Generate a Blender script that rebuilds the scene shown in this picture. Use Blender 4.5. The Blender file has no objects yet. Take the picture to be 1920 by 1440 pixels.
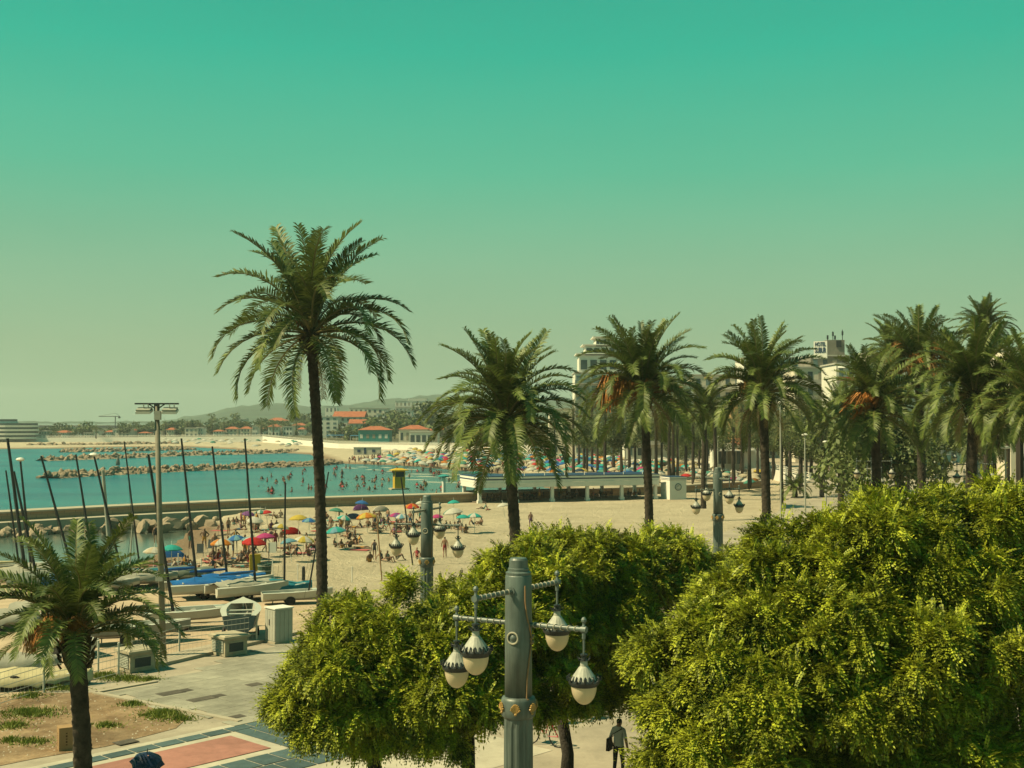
import bpy, bmesh, math, random
import numpy as np
from mathutils import Vector, Matrix

R = math.radians
sc = bpy.context.scene
col = sc.collection

# ---------------------------------------------------------------- camera
FPX, HOR, CAMZ = 2300.0, 790.0, 10.5          # focal length in photo pixels, horizon row, eye height
PITCH = math.atan((HOR - 720) / FPX)
cd = bpy.data.cameras.new('camera')
cd.sensor_width = 36.0
cd.lens = FPX / 1920 * 36.0
cd.clip_start, cd.clip_end = 0.3, 9000
cam = bpy.data.objects.new('camera', cd)
cam.location = (0, 0, CAMZ)
cam.rotation_euler = (math.pi / 2 + PITCH, 0, 0)
col.objects.link(cam)
sc.camera = cam

# ---------------------------------------------------------------- sky and sun
SUN_EL, SUN_AZ = R(50), R(-12)                 # sun stands to the left, a little behind the camera
TO_SUN = Vector((-math.cos(SUN_AZ) * math.cos(SUN_EL), math.sin(SUN_AZ) * math.cos(SUN_EL), math.sin(SUN_EL)))
world = bpy.data.worlds.new('World')
sc.world = world
world.use_nodes = True
nt = world.node_tree
nt.nodes.clear()
out = nt.nodes.new('ShaderNodeOutputWorld')
bg = nt.nodes.new('ShaderNodeBackground')
sky = nt.nodes.new('ShaderNodeTexSky')
sky.sky_type = 'NISHITA'
sky.sun_disc = False
sky.sun_elevation = SUN_EL
sky.sun_rotation = R(-102)
sky.dust_density = 2.0
tc = nt.nodes.new('ShaderNodeTexCoord')
sep = nt.nodes.new('ShaderNodeSeparateXYZ')
ramp = nt.nodes.new('ShaderNodeValToRGB')
bw = nt.nodes.new('ShaderNodeRGBToBW')
mul = nt.nodes.new('ShaderNodeMath'); mul.operation = 'MULTIPLY_ADD'
mul.inputs[1].default_value = 0.028
mul.inputs[2].default_value = 0.78
mixs = nt.nodes.new('ShaderNodeMix'); mixs.data_type = 'RGBA'; mixs.blend_type = 'MULTIPLY'
mixs.inputs[0].default_value = 1.0
stops = [(0.0, (.325, .455, .255)), (.06, (.315, .465, .265)), (.12, (.245, .485, .29)), (.20, (.115, .51, .315)),
         (.29, (.040, .49, .325)), (.42, (.03, .37, .27)), (1.0, (.02, .20, .19))]
el = ramp.color_ramp.elements
while len(el) < len(stops):
    el.new(0.5)
for e, (p, c) in zip(el, stops):
    e.position = p; e.color = (*c, 1)
L = nt.links.new
L(tc.outputs['Generated'], sep.inputs[0])
L(sep.outputs['Z'], ramp.inputs[0])
L(sky.outputs[0], bw.inputs[0])
L(bw.outputs[0], mul.inputs[0])
L(ramp.outputs[0], mixs.inputs[6])
wn = nt.nodes.new('ShaderNodeTexNoise'); wn.inputs['Scale'].default_value = 2.2; wn.inputs['Detail'].default_value = 5       # thin uneven veil
wmp = nt.nodes.new('ShaderNodeMapping'); wmp.inputs['Scale'].default_value = (1, 1, 5); L(tc.outputs['Generated'], wmp.inputs[0]); L(wmp.outputs[0], wn.inputs['Vector'])
wr_ = nt.nodes.new('ShaderNodeMapRange'); wr_.inputs[1].default_value = .3; wr_.inputs[2].default_value = .7; wr_.inputs[3].default_value = .97; wr_.inputs[4].default_value = 1.03; L(wn.outputs['Fac'], wr_.inputs[0])
wm_ = nt.nodes.new('ShaderNodeMath'); wm_.operation = 'MULTIPLY'; L(mul.outputs[0], wm_.inputs[0]); L(wr_.outputs[0], wm_.inputs[1])
L(wm_.outputs[0], mixs.inputs[7])
L(mixs.outputs[2], bg.inputs['Color'])
bg.inputs['Strength'].default_value = 0.66
L(bg.outputs[0], out.inputs['Surface'])

sl = bpy.data.lights.new('sun', 'SUN')
sl.energy = 5.0
sl.angle = R(0.5)
sl.color = (1.0, .85, .48)
so = bpy.data.objects.new('sun', sl)
so.rotation_euler = (-TO_SUN).to_track_quat('-Z', 'Y').to_euler()
so.location = (-60, 20, 90)
col.objects.link(so)

sc.view_settings.view_transform = 'Standard'
sc.view_settings.look = 'None'
sc.view_settings.exposure = 0.75
sc.view_settings.gamma = 1.0
sc.view_settings.use_curve_mapping = False
sc.render.engine = 'CYCLES'
cy = sc.cycles
cy.max_bounces, cy.diffuse_bounces, cy.glossy_bounces = 5, 2, 2
cy.transmission_bounces, cy.volume_bounces, cy.transparent_max_bounces = 3, 1, 6
cy.caustics_reflective = cy.caustics_refractive = False
cy.use_denoising = True

# ---------------------------------------------------------------- helpers
cp, sp = math.cos(PITCH), math.sin(PITCH)
def ray(px, py):
    x, y = (px - 960) / FPX, (720 - py) / FPX
    return Vector((x, cp - y * sp, sp + y * cp))
def at_z(px, py, z=0.0):
    d = ray(px, py)
    return Vector((0, 0, CAMZ)) + d * ((z - CAMZ) / d.z)
def at_y(px, py, Y):
    d = ray(px, py)
    return Vector((0, 0, CAMZ)) + d * (Y / d.y)

def tag(o, label=None, cat=None, group=None, kind=None):
    if label: o['label'] = label
    if cat: o['category'] = cat
    if group: o['group'] = group
    if kind: o['kind'] = kind
    return o
def empty(name, loc, label=None, cat=None, group=None, rz=0.0):
    o = bpy.data.objects.new(name, None)
    o.location = loc; o.rotation_euler = (0, 0, rz); o.empty_display_size = .2
    col.objects.link(o)
    return tag(o, label, cat, group)
def link(name, me, parent=None, loc=(0, 0, 0), rot=(0, 0, 0), scale=(1, 1, 1)):
    o = bpy.data.objects.new(name, me)
    o.location = loc; o.rotation_euler = rot; o.scale = scale
    o.parent = parent
    col.objects.link(o)
    return o
def copy_tree(o, parent=None):
    c = o.copy(); col.objects.link(c); c.parent = parent
    for ch in list(o.children):
        copy_tree(ch, c)
    return c
def nth(i):
    w = ['first', 'second', 'third', 'fourth', 'fifth', 'sixth', 'seventh', 'eighth', 'ninth', 'tenth', 'eleventh', 'twelfth']
    if i < 12: return w[i]
    n = i + 1
    return '%d%s' % (n, 'th' if 10 <= n % 100 <= 20 else {1: 'st', 2: 'nd', 3: 'rd'}.get(n % 10, 'th'))
def place(proto, loc, rz=0.0, label=None, group=None, scale=None):
    if not proto.get('_used'):
        o = proto; proto['_used'] = 1
    else:
        o = copy_tree(proto)
    o.location = loc; o.rotation_euler = (0, 0, rz)
    if scale: o.scale = (scale,) * 3
    if label: o['label'] = label
    if group: o['group'] = group
    return o

def quadmesh(name, V, Fc, mats, smooth=False, mi=None):
    V = np.asarray(V, dtype=np.float32); Fc = np.asarray(Fc, dtype=np.int32)
    n = Fc.shape[1]
    me = bpy.data.meshes.new(name)
    me.vertices.add(len(V)); me.vertices.foreach_set('co', V.ravel())
    me.loops.add(Fc.size); me.loops.foreach_set('vertex_index', Fc.ravel())
    me.polygons.add(len(Fc))
    me.polygons.foreach_set('loop_start', np.arange(0, Fc.size, n, dtype=np.int32))
    me.polygons.foreach_set('loop_total', np.full(len(Fc), n, dtype=np.int32))
    if mi is not None:
        me.polygons.foreach_set('material_index', np.asarray(mi, dtype=np.int32))
    if smooth:
        me.polygons.foreach_set('use_smooth', np.ones(len(Fc), dtype=bool))
    me.update(calc_edges=True)
    for m in (mats if isinstance(mats, (list, tuple)) else [mats]):
        me.materials.append(m)
    return me

class MB:
    """collects shapes into one mesh"""
    def __init__(s): s.v = []; s.f = []; s.m = []
    def face(s, pts, mi=0):
        b = len(s.v); s.v += [tuple(p) for p in pts]; s.f.append(tuple(range(b, b + len(pts)))); s.m.append(mi); return s
    def box(s, c, d, mi=0, rz=0.0, taper=1.0):
        cx, cy_, cz = c; dx, dy, dz = d[0] / 2, d[1] / 2, d[2] / 2
        b = len(s.v); ca, sa = math.cos(rz), math.sin(rz)
        for k, (x, y, z) in enumerate([(-1,-1,-1),(1,-1,-1),(1,1,-1),(-1,1,-1),(-1,-1,1),(1,-1,1),(1,1,1),(-1,1,1)]):
            t = taper if z > 0 else 1.0
            X, Y = x * dx * t, y * dy * t
            s.v.append((cx + X * ca - Y * sa, cy_ + X * sa + Y * ca, cz + z * dz))
        for q in [(3,2,1,0),(4,5,6,7),(0,1,5,4),(1,2,6,5),(2,3,7,6),(3,0,4,7)]:
            s.f.append(tuple(b + i for i in q)); s.m.append(mi)
        return s
    def tube(s, pts, rad, seg=8, mi=0, cap=True):
        pts = [Vector(p) for p in pts]
        n = len(pts)
        rad = rad if isinstance(rad, (list, tuple)) else [rad] * n
        b = len(s.v)
        t0 = (pts[1] - pts[0]).normalized()
        ref = Vector((0, 0, 1)) if abs(t0.z) < .9 else Vector((1, 0, 0))
        u = t0.cross(ref).normalized()
        for i in range(n):
            t = (pts[min(i + 1, n - 1)] - pts[max(i - 1, 0)]).normalized()
            u = (u - t * u.dot(t)).normalized(); w = t.cross(u)
            for k in range(seg):
                a = 2 * math.pi * k / seg
                s.v.append(tuple(pts[i] + (u * math.cos(a) + w * math.sin(a)) * rad[i]))
        for i in range(n - 1):
            for k in range(seg):
                k2 = (k + 1) % seg
                s.f.append((b + i*seg + k, b + i*seg + k2, b + (i+1)*seg + k2, b + (i+1)*seg + k)); s.m.append(mi)
        if cap:
            s.f.append(tuple(b + k for k in range(seg))[::-1]); s.m.append(mi)
            s.f.append(tuple(b + (n-1)*seg + k for k in range(seg))); s.m.append(mi)
        return s
    def lathe(s, prof, seg=16, c=(0, 0, 0), mi=0, scallop=None):
        b = len(s.v); n = len(prof)
        for i, (r, z) in enumerate(prof):
            for k in range(seg):
                a = 2 * math.pi * k / seg
                rr, zz = r, z
                if scallop and i in scallop:
                    zz += scallop[i] * (1 if k % 2 else -1)
                s.v.append((c[0] + rr * math.cos(a), c[1] + rr * math.sin(a), c[2] + zz))
        for i in range(n - 1):
            for k in range(seg):
                k2 = (k + 1) % seg
                s.f.append((b + i*seg + k, b + i*seg + k2, b + (i+1)*seg + k2, b + (i+1)*seg + k)); s.m.append(mi)
        if prof[0][0] > 1e-4:
            s.f.append(tuple(b + k for k in range(seg))[::-1]); s.m.append(mi)
        if prof[-1][0] > 1e-4:
            s.f.append(tuple(b + (n-1)*seg + k for k in range(seg))); s.m.append(mi)
        return s
    def grid(s, P, mi=0, closed=False):
        """P: rows of points"""
        b = len(s.v); n, m = len(P), len(P[0])
        for r in P: s.v += [tuple(p) for p in r]
        for i in range(n - 1):
            for k in range(m if closed else m - 1):
                k2 = (k + 1) % m
                s.f.append((b + i*m + k, b + i*m + k2, b + (i+1)*m + k2, b + (i+1)*m + k)); s.m.append(mi)
        return s
    def mesh(s, name, mats, smooth=False):
        me = bpy.data.meshes.new(name)
        me.from_pydata(s.v, [], s.f)
        for m in (mats if isinstance(mats, (list, tuple)) else [mats]): me.materials.append(m)
        me.polygons.foreach_set('material_index', s.m)
        if smooth: me.polygons.foreach_set('use_smooth', [True] * len(s.f))
        me.update()
        return me
    def build(s, name, mats, parent=None, loc=(0, 0, 0), rot=(0, 0, 0), smooth=False):
        return link(name, s.mesh(name, mats, smooth), parent, loc, rot)

# ---------------------------------------------------------------- materials
def nodes_of(name):
    m = bpy.data.materials.new(name); m.use_nodes = True
    t = m.node_tree; p = t.nodes['Principled BSDF']
    return m, t, p
ALB = .66
def M(name, c, rough=.7, var=.15, scale=2.0, bump=0.0, bscale=None, metal=0.0, spec=.3, rnd=0.0, c2=None, detail=6, stain=0.0, streak=0.0):
    """base colour broken up by noise; rnd shifts brightness per object"""
    m, t, p = nodes_of(name)
    N = t.nodes.new; K = t.links.new
    co = N('ShaderNodeTexCoord'); no = N('ShaderNodeTexNoise')
    no.inputs['Scale'].default_value = scale; no.inputs['Detail'].default_value = detail; no.inputs['Roughness'].default_value = .65
    K(co.outputs['Object'], no.inputs['Vector'])
    rp = N('ShaderNodeMapRange'); rp.inputs[1].default_value = .3; rp.inputs[2].default_value = .7
    K(no.outputs['Fac'], rp.inputs[0])
    mx = N('ShaderNodeMix'); mx.data_type = 'RGBA'
    K(rp.outputs[0], mx.inputs[0])
    c = tuple(x * ALB for x in c); c2 = tuple(x * ALB for x in c2) if c2 else None
    a = tuple(min(1, x * (1 - var)) for x in c); b = c2 or tuple(min(1, x * (1 + var)) for x in c)
    mx.inputs[6].default_value = (*a, 1); mx.inputs[7].default_value = (*b, 1)
    src = mx.outputs[2]
    if rnd:
        oi = N('ShaderNodeObjectInfo'); hv = N('ShaderNodeHueSaturation')
        r2 = N('ShaderNodeMapRange'); r2.inputs[3].default_value = 1 - rnd; r2.inputs[4].default_value = 1 + rnd
        K(oi.outputs['Random'], r2.inputs[0]); K(r2.outputs[0], hv.inputs['Value']); K(src, hv.inputs['Color'])
        src = hv.outputs[0]
    for amt, vec in ((stain, (.35, .35, .35)), (streak, (5, 5, .35))):     # worn patches and drip marks, laid out in place
        if not amt: continue
        ge = N('ShaderNodeNewGeometry'); mp = N('ShaderNodeMapping'); mp.inputs['Scale'].default_value = vec; K(ge.outputs['Position'], mp.inputs[0])
        sn = N('ShaderNodeTexNoise'); sn.inputs['Scale'].default_value = 1.0; sn.inputs['Detail'].default_value = 9; sn.inputs['Roughness'].default_value = .72; K(mp.outputs[0], sn.inputs['Vector'])
        sr = N('ShaderNodeMapRange'); sr.inputs[1].default_value = .38; sr.inputs[2].default_value = .62; sr.inputs[3].default_value = 1 - amt; sr.inputs[4].default_value = 1 + amt * .35; K(sn.outputs['Fac'], sr.inputs[0])
        hs = N('ShaderNodeHueSaturation'); K(sr.outputs[0], hs.inputs['Value']); K(src, hs.inputs['Color']); src = hs.outputs[0]
    K(src, p.inputs['Base Color'])
    p.inputs['Roughness'].default_value = rough; p.inputs['Metallic'].default_value = metal
    p.inputs['Specular IOR Level'].default_value = spec
    if bump:
        n2 = N('ShaderNodeTexNoise'); n2.inputs['Scale'].default_value = bscale or scale * 4; n2.inputs['Detail'].default_value = 8
        K(co.outputs['Object'], n2.inputs['Vector'])
        bp = N('ShaderNodeBump'); bp.inputs['Strength'].default_value = min(1, bump); bp.inputs['Distance'].default_value = .05 * max(1, bump)
        K(n2.outputs['Fac'], bp.inputs['Height']); K(bp.outputs[0], p.inputs['Normal'])
    return m
def leafmat(name, ca, cb, trans=.35, rnd=.0, nscale=.6, rough=.55, spec=.25, power=1.0):
    m, t, p = nodes_of(name)
    N = t.nodes.new; K = t.links.new
    ge = N('ShaderNodeNewGeometry'); co = N('ShaderNodeTexCoord'); no = N('ShaderNodeTexNoise')
    no.inputs['Scale'].default_value = nscale; no.inputs['Detail'].default_value = 4
    K(co.outputs['Object'], no.inputs['Vector'])
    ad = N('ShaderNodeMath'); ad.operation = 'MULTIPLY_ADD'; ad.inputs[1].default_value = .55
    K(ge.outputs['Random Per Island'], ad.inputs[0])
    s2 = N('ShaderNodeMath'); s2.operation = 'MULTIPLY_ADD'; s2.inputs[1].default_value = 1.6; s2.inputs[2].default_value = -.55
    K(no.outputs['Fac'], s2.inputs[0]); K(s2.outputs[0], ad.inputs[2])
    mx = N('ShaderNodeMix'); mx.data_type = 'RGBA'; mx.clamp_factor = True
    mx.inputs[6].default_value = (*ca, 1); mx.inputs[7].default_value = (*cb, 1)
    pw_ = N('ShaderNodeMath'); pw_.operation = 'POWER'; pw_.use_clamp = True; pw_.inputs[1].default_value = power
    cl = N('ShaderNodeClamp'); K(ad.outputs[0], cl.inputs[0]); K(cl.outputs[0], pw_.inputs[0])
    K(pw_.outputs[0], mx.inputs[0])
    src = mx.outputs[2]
    if rnd:
        oi = N('ShaderNodeObjectInfo'); hv = N('ShaderNodeHueSaturation')
        r2 = N('ShaderNodeMapRange'); r2.inputs[3].default_value = 1 - rnd; r2.inputs[4].default_value = 1 + rnd
        K(oi.outputs['Random'], r2.inputs[0]); K(r2.outputs[0], hv.inputs['Value']); K(src, hv.inputs['Color'])
        src = hv.outputs[0]
    K(src, p.inputs['Base Color'])
    p.inputs['Roughness'].default_value = rough; p.inputs['Specular IOR Level'].default_value = spec
    tr = N('ShaderNodeBsdfTranslucent'); K(src, tr.inputs['Color'])
    ms = N('ShaderNodeMixShader'); ms.inputs[0].default_value = trans
    K(p.outputs[0], ms.inputs[1]); K(tr.outputs[0], ms.inputs[2])
    K(ms.outputs[0], t.nodes['Material Output'].inputs['Surface'])
    return m
def palette(name, cols, rough=.8, var=.2):
    """one of several colours, picked per object"""
    m, t, p = nodes_of(name)
    N = t.nodes.new; K = t.links.new
    oi = N('ShaderNodeObjectInfo'); cr = N('ShaderNodeValToRGB'); cr.color_ramp.interpolation = 'CONSTANT'
    e = cr.color_ramp.elements
    while len(e) < len(cols): e.new(.5)
    for i, c in enumerate(cols):
        e[i].position = i / len(cols); e[i].color = (*[x * ALB for x in c], 1)
    K(oi.outputs['Random'], cr.inputs[0])
    co = N('ShaderNodeTexCoord'); no = N('ShaderNodeTexNoise'); no.inputs['Scale'].default_value = 6
    K(co.outputs['Object'], no.inputs['Vector'])
    hv = N('ShaderNodeHueSaturation'); r2 = N('ShaderNodeMapRange'); r2.inputs[3].default_value = 1 - var; r2.inputs[4].default_value = 1 + var
    K(no.outputs['Fac'], r2.inputs[0]); K(r2.outputs[0], hv.inputs['Value']); K(cr.outputs[0], hv.inputs['Color'])
    K(hv.outputs[0], p.inputs['Base Color']); p.inputs['Roughness'].default_value = rough
    return m
random.seed(7); rng = np.random.default_rng(7)
# ---------------------------------------------------------------- setting: sea, beach, promenade, hills
SZ, SEA = -0.4, -1.2
def struct(o): return tag(o, kind='structure')

def sea_material():
    m, t, p = nodes_of('sea_water')
    N = t.nodes.new; K = t.links.new
    co = N('ShaderNodeTexCoord')
    mp = N('ShaderNodeMapping'); mp.inputs['Scale'].default_value = (.05, .14, 1); K(co.outputs['Object'], mp.inputs[0])
    n0 = N('ShaderNodeTexNoise'); n0.inputs['Scale'].default_value = .5; n0.inputs['Detail'].default_value = 5; K(mp.outputs[0], n0.inputs['Vector'])
    mx = N('ShaderNodeMix'); mx.data_type = 'RGBA'
    mx.inputs[6].default_value = (.004, .085, .135, 1); mx.inputs[7].default_value = (.010, .155, .19, 1)
    rp = N('ShaderNodeMapRange'); rp.inputs[1].default_value = .35; rp.inputs[2].default_value = .65
    K(n0.outputs['Fac'], rp.inputs[0]); K(rp.outputs[0], mx.inputs[0])
    sx = N('ShaderNodeSeparateXYZ'); K(co.outputs['Object'], sx.inputs[0])          # paler water over the sandy shallows in the bay's corner
    rx = N('ShaderNodeMapRange'); rx.inputs[1].default_value = -75; rx.inputs[2].default_value = -5; rx.inputs[4].default_value = .8; K(sx.outputs['X'], rx.inputs[0])
    mw = N('ShaderNodeMix'); mw.data_type = 'RGBA'; mw.inputs[7].default_value = (.075, .145, .13, 1); K(rx.outputs[0], mw.inputs[0]); K(mx.outputs[2], mw.inputs[6])
    K(mw.outputs[2], p.inputs['Base Color'])
    p.inputs['Roughness'].default_value = .22; p.inputs['IOR'].default_value = 1.33; p.inputs['Specular IOR Level'].default_value = .38
    m2 = N('ShaderNodeMapping'); m2.inputs['Scale'].default_value = (.35, .8, 1); m2.inputs['Rotation'].default_value = (0, 0, .25); K(co.outputs['Object'], m2.inputs[0])
    n1 = N('ShaderNodeTexNoise'); n1.inputs['Scale'].default_value = 1.0; n1.inputs['Detail'].default_value = 7; n1.inputs['Roughness'].default_value = .6
    K(m2.outputs[0], n1.inputs['Vector'])
    bp = N('ShaderNodeBump'); bp.inputs['Strength'].default_value = 1.0; bp.inputs['Distance'].default_value = .9
    K(n1.outputs['Fac'], bp.inputs['Height']); K(bp.outputs[0], p.inputs['Normal'])
    return m
def sand_material():
    m, t, p = nodes_of('sand')
    N = t.nodes.new; K = t.links.new
    co = N('ShaderNodeTexCoord'); ge = N('ShaderNodeNewGeometry'); sx = N('ShaderNodeSeparateXYZ'); K(ge.outputs['Position'], sx.inputs[0])
    n0 = N('ShaderNodeTexNoise'); n0.inputs['Scale'].default_value = .16; n0.inputs['Detail'].default_value = 12; n0.inputs['Roughness'].default_value = .78
    K(co.outputs['Object'], n0.inputs['Vector'])
    rp = N('ShaderNodeMapRange'); rp.inputs[1].default_value = .36; rp.inputs[2].default_value = .66; K(n0.outputs['Fac'], rp.inputs[0])
    mx = N('ShaderNodeMix'); mx.data_type = 'RGBA'
    mx.inputs[6].default_value = (.315, .265, .19, 1); mx.inputs[7].default_value = (.44, .375, .275, 1); K(rp.outputs[0], mx.inputs[0])
    wr = N('ShaderNodeMapRange'); wr.inputs[1].default_value = -1.0; wr.inputs[2].default_value = -.65; K(sx.outputs['Z'], wr.inputs[0])
    mw = N('ShaderNodeMix'); mw.data_type = 'RGBA'; mw.inputs[6].default_value = (.19, .13, .085, 1)
    K(wr.outputs[0], mw.inputs[0]); K(mx.outputs[2], mw.inputs[7]); K(mw.outputs[2], p.inputs['Base Color'])
    p.inputs['Roughness'].default_value = .9; p.inputs['Specular IOR Level'].default_value = .15
    n2 = N('ShaderNodeTexNoise'); n2.inputs['Scale'].default_value = 1.3; n2.inputs['Detail'].default_value = 8; n2.inputs['Roughness'].default_value = .7; K(co.outputs['Object'], n2.inputs['Vector'])
    bp = N('ShaderNodeBump'); bp.inputs['Strength'].default_value = 1.0; bp.inputs['Distance'].default_value = .5
    K(n2.outputs['Fac'], bp.inputs['Height']); K(bp.outputs[0], p.inputs['Normal'])
    return m
MAT = {}
MAT['sea'] = sea_material(); MAT['sand'] = sand_material()
MAT['paving'] = M('promenade_paving', (.44, .38, .30), .85, .16, .5, .3, 6, stain=.22)
MAT['slab'] = M('plaza_slab', (.37, .35, .285), .8, .15, 1.2, .15, 12, rnd=.10, stain=.28)
MAT['kerb'] = M('kerb_stone', (.47, .41, .32), .85, .1, 1.5, .2)
MAT['dirt'] = M('dry_dirt', (.27, .155, .075), .95, .3, .9, 1.0, 5, c2=(.44, .31, .19), stain=.35)
MAT['hill'] = M('hill_scrub', (.055, .09, .055), .95, .35, .012, .9, .12)
MAT['white'] = M('white_paint', (.92, .89, .82), .6, .06, .8, .05)
MAT['navy'] = M('navy_paint', (.02, .05, .13), .5, .1)
MAT['brickwall'] = None

# sea sheet

# shorelines traced on the plan
NEAR = [at_z(*p, SEA) for p in [(-900, 1150), (-300, 1118), (0, 1090), (150, 1078), (240, 1062), (285, 1042), (318, 1022), (338, 1008), (352, 996)]]
WALL = [at_z(*p, SZ) for p in [(-400, 1003), (0, 981), (240, 967), (480, 955), (890, 941), (1290, 924), (1440, 914)]]
FARS = [at_z(*p, SEA) for p in [(1040, 925), (1000, 905), (945, 890), (905, 886), (830, 880), (780, 875), (730, 872), (655, 870), (612, 868),
        (600, 860), (577, 852), (520, 849), (480, 848), (440, 843), (350, 838), (200, 839), (115, 841), (0, 842), (-500, 844)]]
polyN = [(p.x, p.y) for p in NEAR] + [(WALL[i].x, WALL[i].y + 2.2) for i in (3, 4, 5, 6)] + [(60, 210), (60, -50), (-300, -50)]
polyF = [(WALL[4].x + 12, WALL[4].y + 1.5)] + [(p.x, p.y) for p in FARS] + [(-2700, 560), (-2700, 2900), (900, 2900), (900, 200), (WALL[6].x, WALL[6].y + 1)]
cut = [(-2800, WALL[0].y - 8)] + [(p.x, p.y + 1.2) for p in WALL[:5]]
me = quadmesh('sea', [(x, y, SEA) for x, y in cut + [(1200, WALL[4].y), (1200, 2900), (-2800, 2900)]], [tuple(range(len(cut) + 3))], MAT['sea'])
struct(link('sea', me))
MAT['inlet'] = M('shallow_inlet_water', (.085, .115, .095), .12, .25, .08, .5, 1.6, spec=.5)
me = quadmesh('inlet', [(x, y, SEA) for x, y in cut[::-1] + [(-2800, 60), (60, 60)]], [tuple(range(len(cut) + 2))], MAT['inlet'])
struct(link('inlet', me))
def inside(P, poly):
    x, y = P[:, 0], P[:, 1]; r = np.zeros(len(P), bool); n = len(poly)
    for i in range(n):
        x1, y1 = poly[i]; x2, y2 = poly[(i + 1) % n]
        if y1 == y2: continue
        c = ((y1 > y) != (y2 > y)) & (x < (x2 - x1) * (y - y1) / (y2 - y1) + x1)
        r ^= c
    return r
def dist(P, line):
    d = np.full(len(P), 1e9)
    for (a, b) in zip(line[:-1], line[1:]):
        a = np.array(a[:2]); b = np.array(b[:2]); ab = b - a
        t = np.clip(((P - a) @ ab) / (ab @ ab), 0, 1)
        d = np.minimum(d, np.linalg.norm(P - (a + t[:, None] * ab), axis=1))
    return d
ys = np.concatenate([np.linspace(25, 90, 40)[:-1], np.geomspace(90, 900, 240)])
us = np.linspace(-1.25, .75, 330)
YY, UU = np.meshgrid(ys, us, indexing='ij')
P = np.stack([(UU * YY).ravel(), YY.ravel()], 1)
inn = inside(P, polyN) | inside(P, polyF)
dn = np.minimum(dist(P, [tuple(p) for p in NEAR]), dist(P, [tuple(p) for p in FARS]))
zz = np.where(inn, SEA + np.minimum(SZ - SEA, dn * .085), SEA - .15 - np.minimum(1.5, dn * .12))
bumpy = np.where(inn & (dn > 8), .06 * np.sin(P[:, 0] * .7 + 2 * np.sin(P[:, 1] * .21)) * np.sin(P[:, 1] * .45 + P[:, 0] * .2), 0)
V = np.column_stack([P, zz + bumpy])
nr, nc = len(ys), len(us)
idx = np.arange(nr * nc).reshape(nr, nc)
Fq = np.stack([idx[:-1, :-1], idx[:-1, 1:], idx[1:, 1:], idx[1:, :-1]], -1).reshape(-1, 4)
struct(link('beach', quadmesh('beach', V, Fq, MAT['sand'], smooth=True)))

# promenade and town ground: everything landward of this edge
EDGE = [(-60, -30), (-45, 40), (-21.5, 43.9), (-18.4, 47.6), (-12.4, 58.3), (-6, 68), (5, 80), (28, 130), (46, 190), (50.6, 252), (36.6, 318),
        (18.7, 431), (-32, 460), (-70, 495), (-130, 640), (-300, 655), (-900, 690), (-2700, 740)]
ey = np.array([e[1] for e in EDGE]); ex = np.array([e[0] for e in EDGE])
def edge_x(y): return float(np.interp(y, ey, ex))
def promz(y):
    t = min(1, max(0, (y - 62) / 120)); return 1.5 * t * t * (3 - 2 * t)
def groundz(x, y):
    return promz(y) + max(0, min(y, 900) - 520) * .012 * max(0, min(1, (x + 260) / 160)) + max(0, min(1, (y - 260) / 200)) * max(0, x - 40) * .02
rows = sorted(set(list(np.linspace(-30, 60, 20)) + list(np.geomspace(60, 2880, 70)) + [e[1] for e in EDGE]))
V = []
NX = 24
for y in rows:
    x0 = edge_x(y)
    for k in range(NX):
        x = x0 + (1150 - x0) * (k / (NX - 1)) ** 2
        V.append((x, y, groundz(x, y)))
idx = np.arange(len(rows) * NX).reshape(len(rows), NX)
Fq = np.stack([idx[:-1, :-1], idx[:-1, 1:], idx[1:, 1:], idx[1:, :-1]], -1).reshape(-1, 4)
MAT['scrub'] = M('dry_town_ground', (.13, .12, .07), .95, .4, .02, .5, .3)
struct(link('promenade', quadmesh('promenade', V, Fq, [MAT['paving'], MAT['scrub']], mi=[1 if V[q[0]][1] > 500 else 0 for q in Fq])))

# hills behind the town
ridge = [(-900, 800), (150, 801), (230, 798), (330, 787), (400, 773), (440, 763), (480, 757), (530, 758), (580, 762), (620, 763), (680, 755), (760, 746),
         (820, 742), (900, 744), (1000, 750), (1200, 757), (1500, 768), (1900, 778), (2300, 786)]
def ridge_py(px): return float(np.interp(px, [r[0] for r in ridge], [r[1] for r in ridge]))
V = []; HN = 240; HR = 16
for i in range(HN):
    px = -900 + 3200 * i / (HN - 1)
    top = at_y(px, ridge_py(px), 2600)
    wob = 2.2 * math.sin(i * .9) + 1.6 * math.sin(i * 2.3 + 1) + random.uniform(-1.2, 1.2)
    for k in range(HR):
        t = k / (HR - 1)
        y = 1500 + 1100 * t
        s = t * t * (3 - 2 * t)
        z = 8 + (max(top.z - 8, 1)) * s + (wob * .6 + 5 * math.sin(px * .013 + k * .8) * (1 - t) + random.uniform(-1.5, 1.5)) * s
        V.append((top.x * y / 2600, y, z))
idx = np.arange(HN * HR).reshape(HN, HR)
Fq = np.stack([idx[:-1, :-1], idx[1:, :-1], idx[1:, 1:], idx[:-1, 1:]], -1).reshape(-1, 4)
struct(link('hills', quadmesh('hills', V, Fq, MAT['hill'], smooth=True)))

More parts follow.
